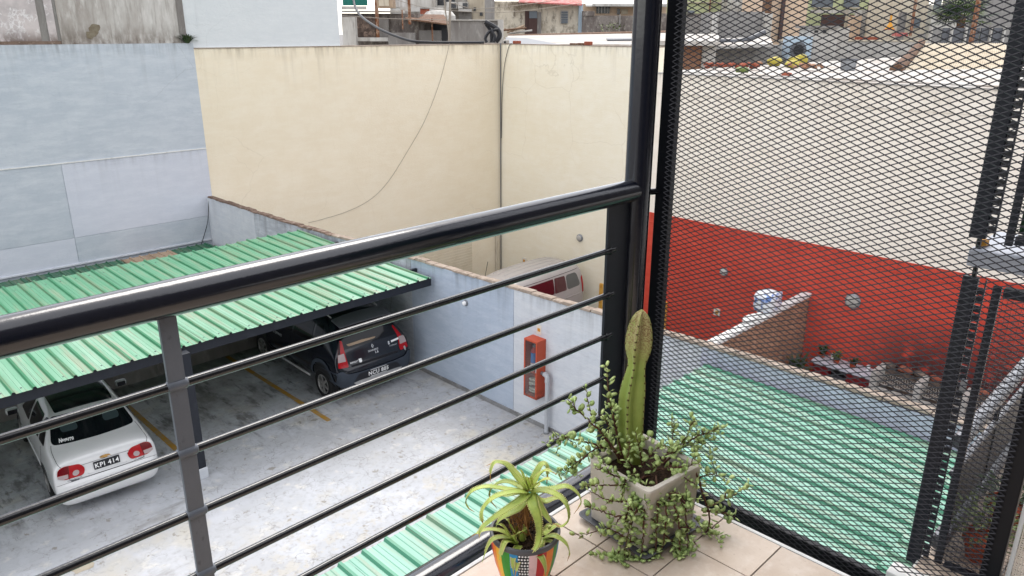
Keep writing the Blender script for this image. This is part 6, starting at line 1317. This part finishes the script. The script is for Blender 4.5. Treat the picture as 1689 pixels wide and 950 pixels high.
# cactus : four deep ribs, waisted, with a bulging younger top segment
CX, CY = 1.886, 1.311
t = thing('column_cactus', (CX, CY, .19), 'tall ribbed green column cactus with a brown scarred top segment', 'cactus')
profz = [(.19, .048), (.25, .052), (.33, .052), (.42, .053), (.47, .052), (.505, .047), (.54, .039), (.565, .0345), (.585, .036), (.605, .044), (.63, .052), (.665, .052), (.70, .046), (.735, .033), (.755, .017), (.762, .003)]
nz = 90; na = 60; vs = []; ridge = [[] for _ in range(4)]; areo = MB()
zs = [p[0] for p in profz]; rs_ = [p[1] for p in profz]
for i in range(nz+1):
    z = .19+(.762-.19)*i/nz; R = .79*float(np.interp(z, zs, rs_)); ox = -.004*math.sin((z-.19)*6)+(.006 if z > .57 else .006*max(0, (z-.45)/.12)); tw = .42+.10*math.sin(z*9)
    for k in range(na):
        a = 2*math.pi*k/na; c_ = .5+.5*math.cos(4*a); rad = R*(.52+.50*c_**1.7)*(1+.025*math.sin(z*150+a*5)*c_)
        vs.append((CX+ox+rad*math.cos(a+tw), CY-ox+rad*math.sin(a+tw), z))
    for j in range(4):
        a = 2*math.pi*j/4; rad = R*1.022; ridge[j].append(Vector((CX+ox+rad*math.cos(a+tw), CY-ox+rad*math.sin(a+tw), z)))
b = MB(); b.add(vs, [(i*na+k, i*na+(k+1)%na, (i+1)*na+(k+1)%na, (i+1)*na+k) for i in range(nz) for k in range(na)]+[tuple(nz*na+k for k in range(na))])
b.build('stem', 'cactus', t, smooth=True)
b = MB()
for j in range(4):
    b.tube(ridge[j][::2], .0016, 5)
b.build('rib_edge', 'ridge', t, smooth=True)
for j in range(4):
    for p in ridge[j][3:-6:4]:
        areo.obox(p, (.0028, 0, 0), (0, .0028, 0), (0, 0, .0024))
areo.build('areole', 'areole', t, kind='stuff')
# trailing bush in the same pot
BUSHT = thing('trailing_bush', (PC[0], PC[1], .20), 'trailing small leaved succulent bush spilling out of the cement pot', 'plant')
q = random.Random(21); tw = MB(); leaves = []
def leafmesh(seed):
    r = random.Random(seed); L_ = 1.0; vs = [(0, 0, 0)]; n = 10; ring = []
    for k in range(n):
        a = 2*math.pi*k/n; x = .53+.47*math.cos(a); y = .36*math.sin(a)*(.75+.35*x); ring.append((x, y))
    vs = [(x, y, .0) for x, y in ring]+[(.55, 0, .10), (.55, 0, -.08)]
    fs = [(k, (k+1) % n, n) for k in range(n)]+[((k+1) % n, k, n+1) for k in range(n)]
    for i in range(len(vs)): v = vs[i]; vs[i] = (v[0], v[1], v[2]+.12*v[0]*v[0]*r.uniform(.3, 1.0))
    me = bpy.data.meshes.new('leaf'); me.from_pydata(vs, [], fs); me.materials.append(M['leaf']); me.polygons.foreach_set('use_smooth', [True]*len(fs)); return me
LM = [leafmesh(i) for i in range(4)]
def grow(path, r0, step, dens, size):
    P_ = spline(path, 40); L_ = [0]
    for i in range(1, 41): L_.append(L_[-1]+(P_[i]-P_[i-1]).length)
    for i in range(1, 40): P_[i] = P_[i]+Vector((q.gauss(0, .0015), q.gauss(0, .0015), q.gauss(0, .0015)))
    tw.tube(P_, [r0*(1-.75*i/40) for i in range(41)], 6)
    s = L_[-1]*dens; k = 0
    while s < L_[-1]:
        i = min(max(1, int(np.searchsorted(L_, s))), 40); p = P_[i]; tn = (P_[i]-P_[i-1]).normalized()
        rf = Vector((0, 0, 1)) if abs(tn.z) < .85 else Vector((1, 0, 0)); u = tn.cross(rf).normalized(); v = tn.cross(u); a0 = (k % 2)*math.pi/2+q.gauss(0, .35)
        for sg in (0, math.pi):
            if q.random() < .1: continue
            d = (u*math.cos(a0+sg)+v*math.sin(a0+sg)); d = (d+tn*.45+Vector((0, 0, .25))).normalized()
            leaves.append((p+d*r0*.4, d, size*q.uniform(.55, 1.25)*(1-.25*s/L_[-1])))
        s += step*q.uniform(.75, 1.3); k += 1
    return P_
for n_, path in enumerate(BUSH):
    long_ = sum((Vector(path[i+1])-Vector(path[i])).length for i in range(len(path)-1))
    P_ = grow(path, .0042 if long_ > .2 else .003, .0165, .2 if long_ > .15 else .08, .0300)
    for _ in range(2 if long_ > .2 else 1):     # side shoots
        i = q.randint(12, 36); d = (P_[i+2]-P_[i-2]).normalized(); sd_ = Vector((q.uniform(-1, 1), q.uniform(-1, 1), q.uniform(-.3, .8))).normalized(); d2 = (d*.4+sd_).normalized(); l = q.uniform(.035, .075)
        grow([P_[i], P_[i]+d2*l*.5+Vector((0, 0, .004)), P_[i]+d2*l-Vector((0, 0, .004))], .0018, .0135, .1, .026)
tw.build('stems', 'twig', BUSHT, smooth=True)
cpos = Vector((0, 0, CAMZ)); leaves.sort(key=lambda t_: ((t_[0]-cpos).length)/t_[2])
bl_ = wloc(BUSHT); rest = MB()
def lrot(d):
    x = d; z = Vector((q.gauss(0, .5), q.gauss(0, .5), 1)).normalized(); y = z.cross(x)
    if y.length < .05: y = Vector((0, 1, 0)).cross(x)
    y.normalize(); z = x.cross(y); return Matrix((x, y, z)).transposed()
for i, (p, d, s) in enumerate(leaves):
    if p.z < .006: p = Vector((p.x, p.y, .006)); d = Vector((d.x, d.y, abs(d.z))).normalized()
    Rm = lrot(d); me = LM[i % 4]
    if i < 300: inst('leaf', me, BUSHT, p-bl_, Rm.to_euler(), (s, s, s))
    else: rest.add([p+Rm@(v.co*s) for v in me.vertices], [tuple(f.vertices) for f in me.polygons])
rest.build('small_leaves', 'leaf', BUSHT, kind='stuff', smooth=True, fix=False)

# painted round pot with aloe
AX, AY = 1.402, 1.336
t = thing('painted_pot', (AX, AY, 0), 'round pot painted in rainbow stripes with a white dotted black band', 'pot')
H = .17; NS = 16
pr_ = [(.062, 0), (.078, .03), (.091, .075), (.1, .12), (.1035, .155), (.1045, .166)]
# stripe k=1 (black dotted) faces the camera
base_a = math.atan2(-AY, -AX)
angs = [(-.20, .12, 'p_black'), (.12, .36, 'p_pink'), (.36, .66, 'p_red'), (.66, .95, 'p_orange'), (.95, 1.18, 'p_green'), (1.18, 1.42, 'p_blue'), (1.42, 2.0, 'p_red'), (2.0, 2.6, 'p_yellow'), (2.6, 3.2, 'p_green'), (3.2, 3.8, 'p_blue'), (3.8, 4.4, 'p_pink'), (4.4, 4.93, 'p_red'), (4.93, 5.12, 'p_red'), (5.12, 5.32, 'p_orange'), (5.32, 5.54, 'p_yellow'), (5.54, 5.84, 'p_green'), (5.84, 6.083, 'p_blue')]
for a0, a1, m in angs:
    b = MB(); n = max(3, int((a1-a0)/.06)); vs = []; fs = []
    for i in range(n+1):
        a = base_a+a0+(a1-a0)*i/n
        vs += [(AX+r*math.cos(a), AY+r*math.sin(a), z) for r, z in pr_]
    k = len(pr_)
    for i in range(n): fs += [(i*k+j, (i+1)*k+j, (i+1)*k+j+1, i*k+j+1) for j in range(k-1)]
    b.add(vs, fs); b.build('painted_stripe', m, t, smooth=True, fix=False)
b = MB()
for i in range(4):
    for j in range(14):
        a = base_a-.17+.085*i+(.02 if j % 2 else 0); z = .015+.0112*j; r = float(np.interp(z, [p[1] for p in pr_], [p[0] for p in pr_]))+.0006
        c_ = Vector((AX+r*math.cos(a), AY+r*math.sin(a), z)); u = Vector((-math.sin(a), math.cos(a), 0)); v = Vector((0, 0, 1)); n0 = len(b.v)
        b.add([c_+(u*math.cos(h*.785)+v*math.sin(h*.785))*.0031 for h in range(8)], [tuple(range(8))])
b.build('white_dots', 'p_white', t, kind='stuff', fix=False)
MB().lathe([(.1047, .164), (.1065, .168), (.1065, .178), (.1045, .181), (.098, .181), (.095, .177), (.093, .14)], (AX, AY, 0), 48).build('rim', 'p_grey', t, smooth='auto')
MB().lathe([(.096, .150), (.05, .154), (.001, .156)], (AX, AY, 0), 32).build('soil', 'soil', t, smooth=True)
b = MB(); q = random.Random(8)
for k in range(260):
    a = q.uniform(0, 6.28); s = .092*q.random()**.5; b.obox((AX+s*math.cos(a), AY+s*math.sin(a), .156+q.random()*.004), (.004*q.random()+.001, 0, 0), (0, .003*q.random()+.001, 0), (0, 0, .002))
b.build('soil_crumbs', 'soil', t, kind='stuff')
AT = thing('aloe_plant', (AX, AY, .155), 'spiky aloe with curling toothed leaves in the rainbow painted pot', 'plant')
def aloe_leaf(path, w0, tipc):
    n = 22; P_ = spline(path, n); b = MB(); vs = []; fs = []; ms = []; prevu = None
    for i, p in enumerate(P_):
        t_ = i/n; tn = (P_[min(i+1, n)]-P_[max(i-1, 0)]).normalized()
        u = tn.cross(Vector((0, 0, 1)))
        if u.length < .2: u = prevu if prevu is not None else tn.cross(FD)
        u = (u-tn*u.dot(tn)).normalized()
        if prevu is not None:
            if u.dot(prevu) < 0: u = -u
            u = (u*.35+prevu*.65); u = (u-tn*u.dot(tn)).normalized()
        prevu = u; nv = u.cross(tn)
        if nv.z < 0 and i == 0: pass
        w_ = w0*.53*(1-t_**1.35)*(1 if t_ > .04 else .8)+.0009; h = w_*.42
        sgn = 1 if nv.z >= 0 else -1
        nn = nv*sgn
        vs += [p-u*w_+nn*h*.3, p-u*w_*.45-nn*h*.05, p+u*w_*.45-nn*h*.05, p+u*w_+nn*h*.3, p+u*w_*.5-nn*h, p-u*w_*.5-nn*h]
        if 1 < i < n-1 and w_ > .003:
            for s in (-1, 1):
                for f in (0, .5):
                    c_ = p+u*w_*s*.97+nn*h*.3+tn*f*(P_[i]-P_[i-1]).length; tl_ = .0042
                    b.add([c_-tn*.0022, c_+tn*.0022, c_+u*s*tl_+tn*.001+nn*.001], [(0, 1, 2)], 1)
    k = 6
    f2 = [(i*k+j, i*k+(j+1) % k, (i+1)*k+(j+1) % k, (i+1)*k+j) for i in range(n) for j in range(k)]+[(5, 4, 3, 2, 1, 0), tuple(n*k+j for j in range(k))]
    nb = len(b.v); b.v += [tuple(v) for v in vs]; b.f += [tuple(x+nb for x in f) for f in f2]; b.m += [(2 if (tipc and i/(n*k) > .84) else 0) for i in range(n*k)]+[0, 2 if tipc else 0]
    return b.build('leaf', ['aloe', 'tooth', 'aloetip'], AT, smooth=True)
for i, (path, w0) in enumerate(ALOE): aloe_leaf(path, w0, i not in (15, 16, 17, 6, 10, 11))
for i, (path, w0) in enumerate(PUPS): aloe_leaf(path, w0, i % 3 == 1)
MB().tube(spline([(AX, AY, .15), (AX+.003, AY-.002, .22), (AX, AY, .30), (AX+.004, AY, .335)], 16), [.0075+.003*(i % 2) for i in range(17)], 10).build('stem', 'fibre', AT, smooth=True)
q = random.Random(31); b = MB()
for k in range(60):
    a = q.uniform(0, 6.28); r = q.uniform(.012, .045); z0 = q.uniform(.20, .31); z1 = q.uniform(.155, .24)
    p0 = Vector((AX+.008*math.cos(a), AY+.008*math.sin(a), z0)); p2 = Vector((AX+r*math.cos(a+.8), AY+r*math.sin(a+.8), z1)); p1 = (p0+p2)/2+Vector((math.cos(a)*r*.8, math.sin(a)*r*.8, .012))
    b.tube(spline([p0, p1, p2], 8), q.uniform(.0007, .0018), 4)
b.build('dry_fibre', 'fibre', AT, kind='stuff')
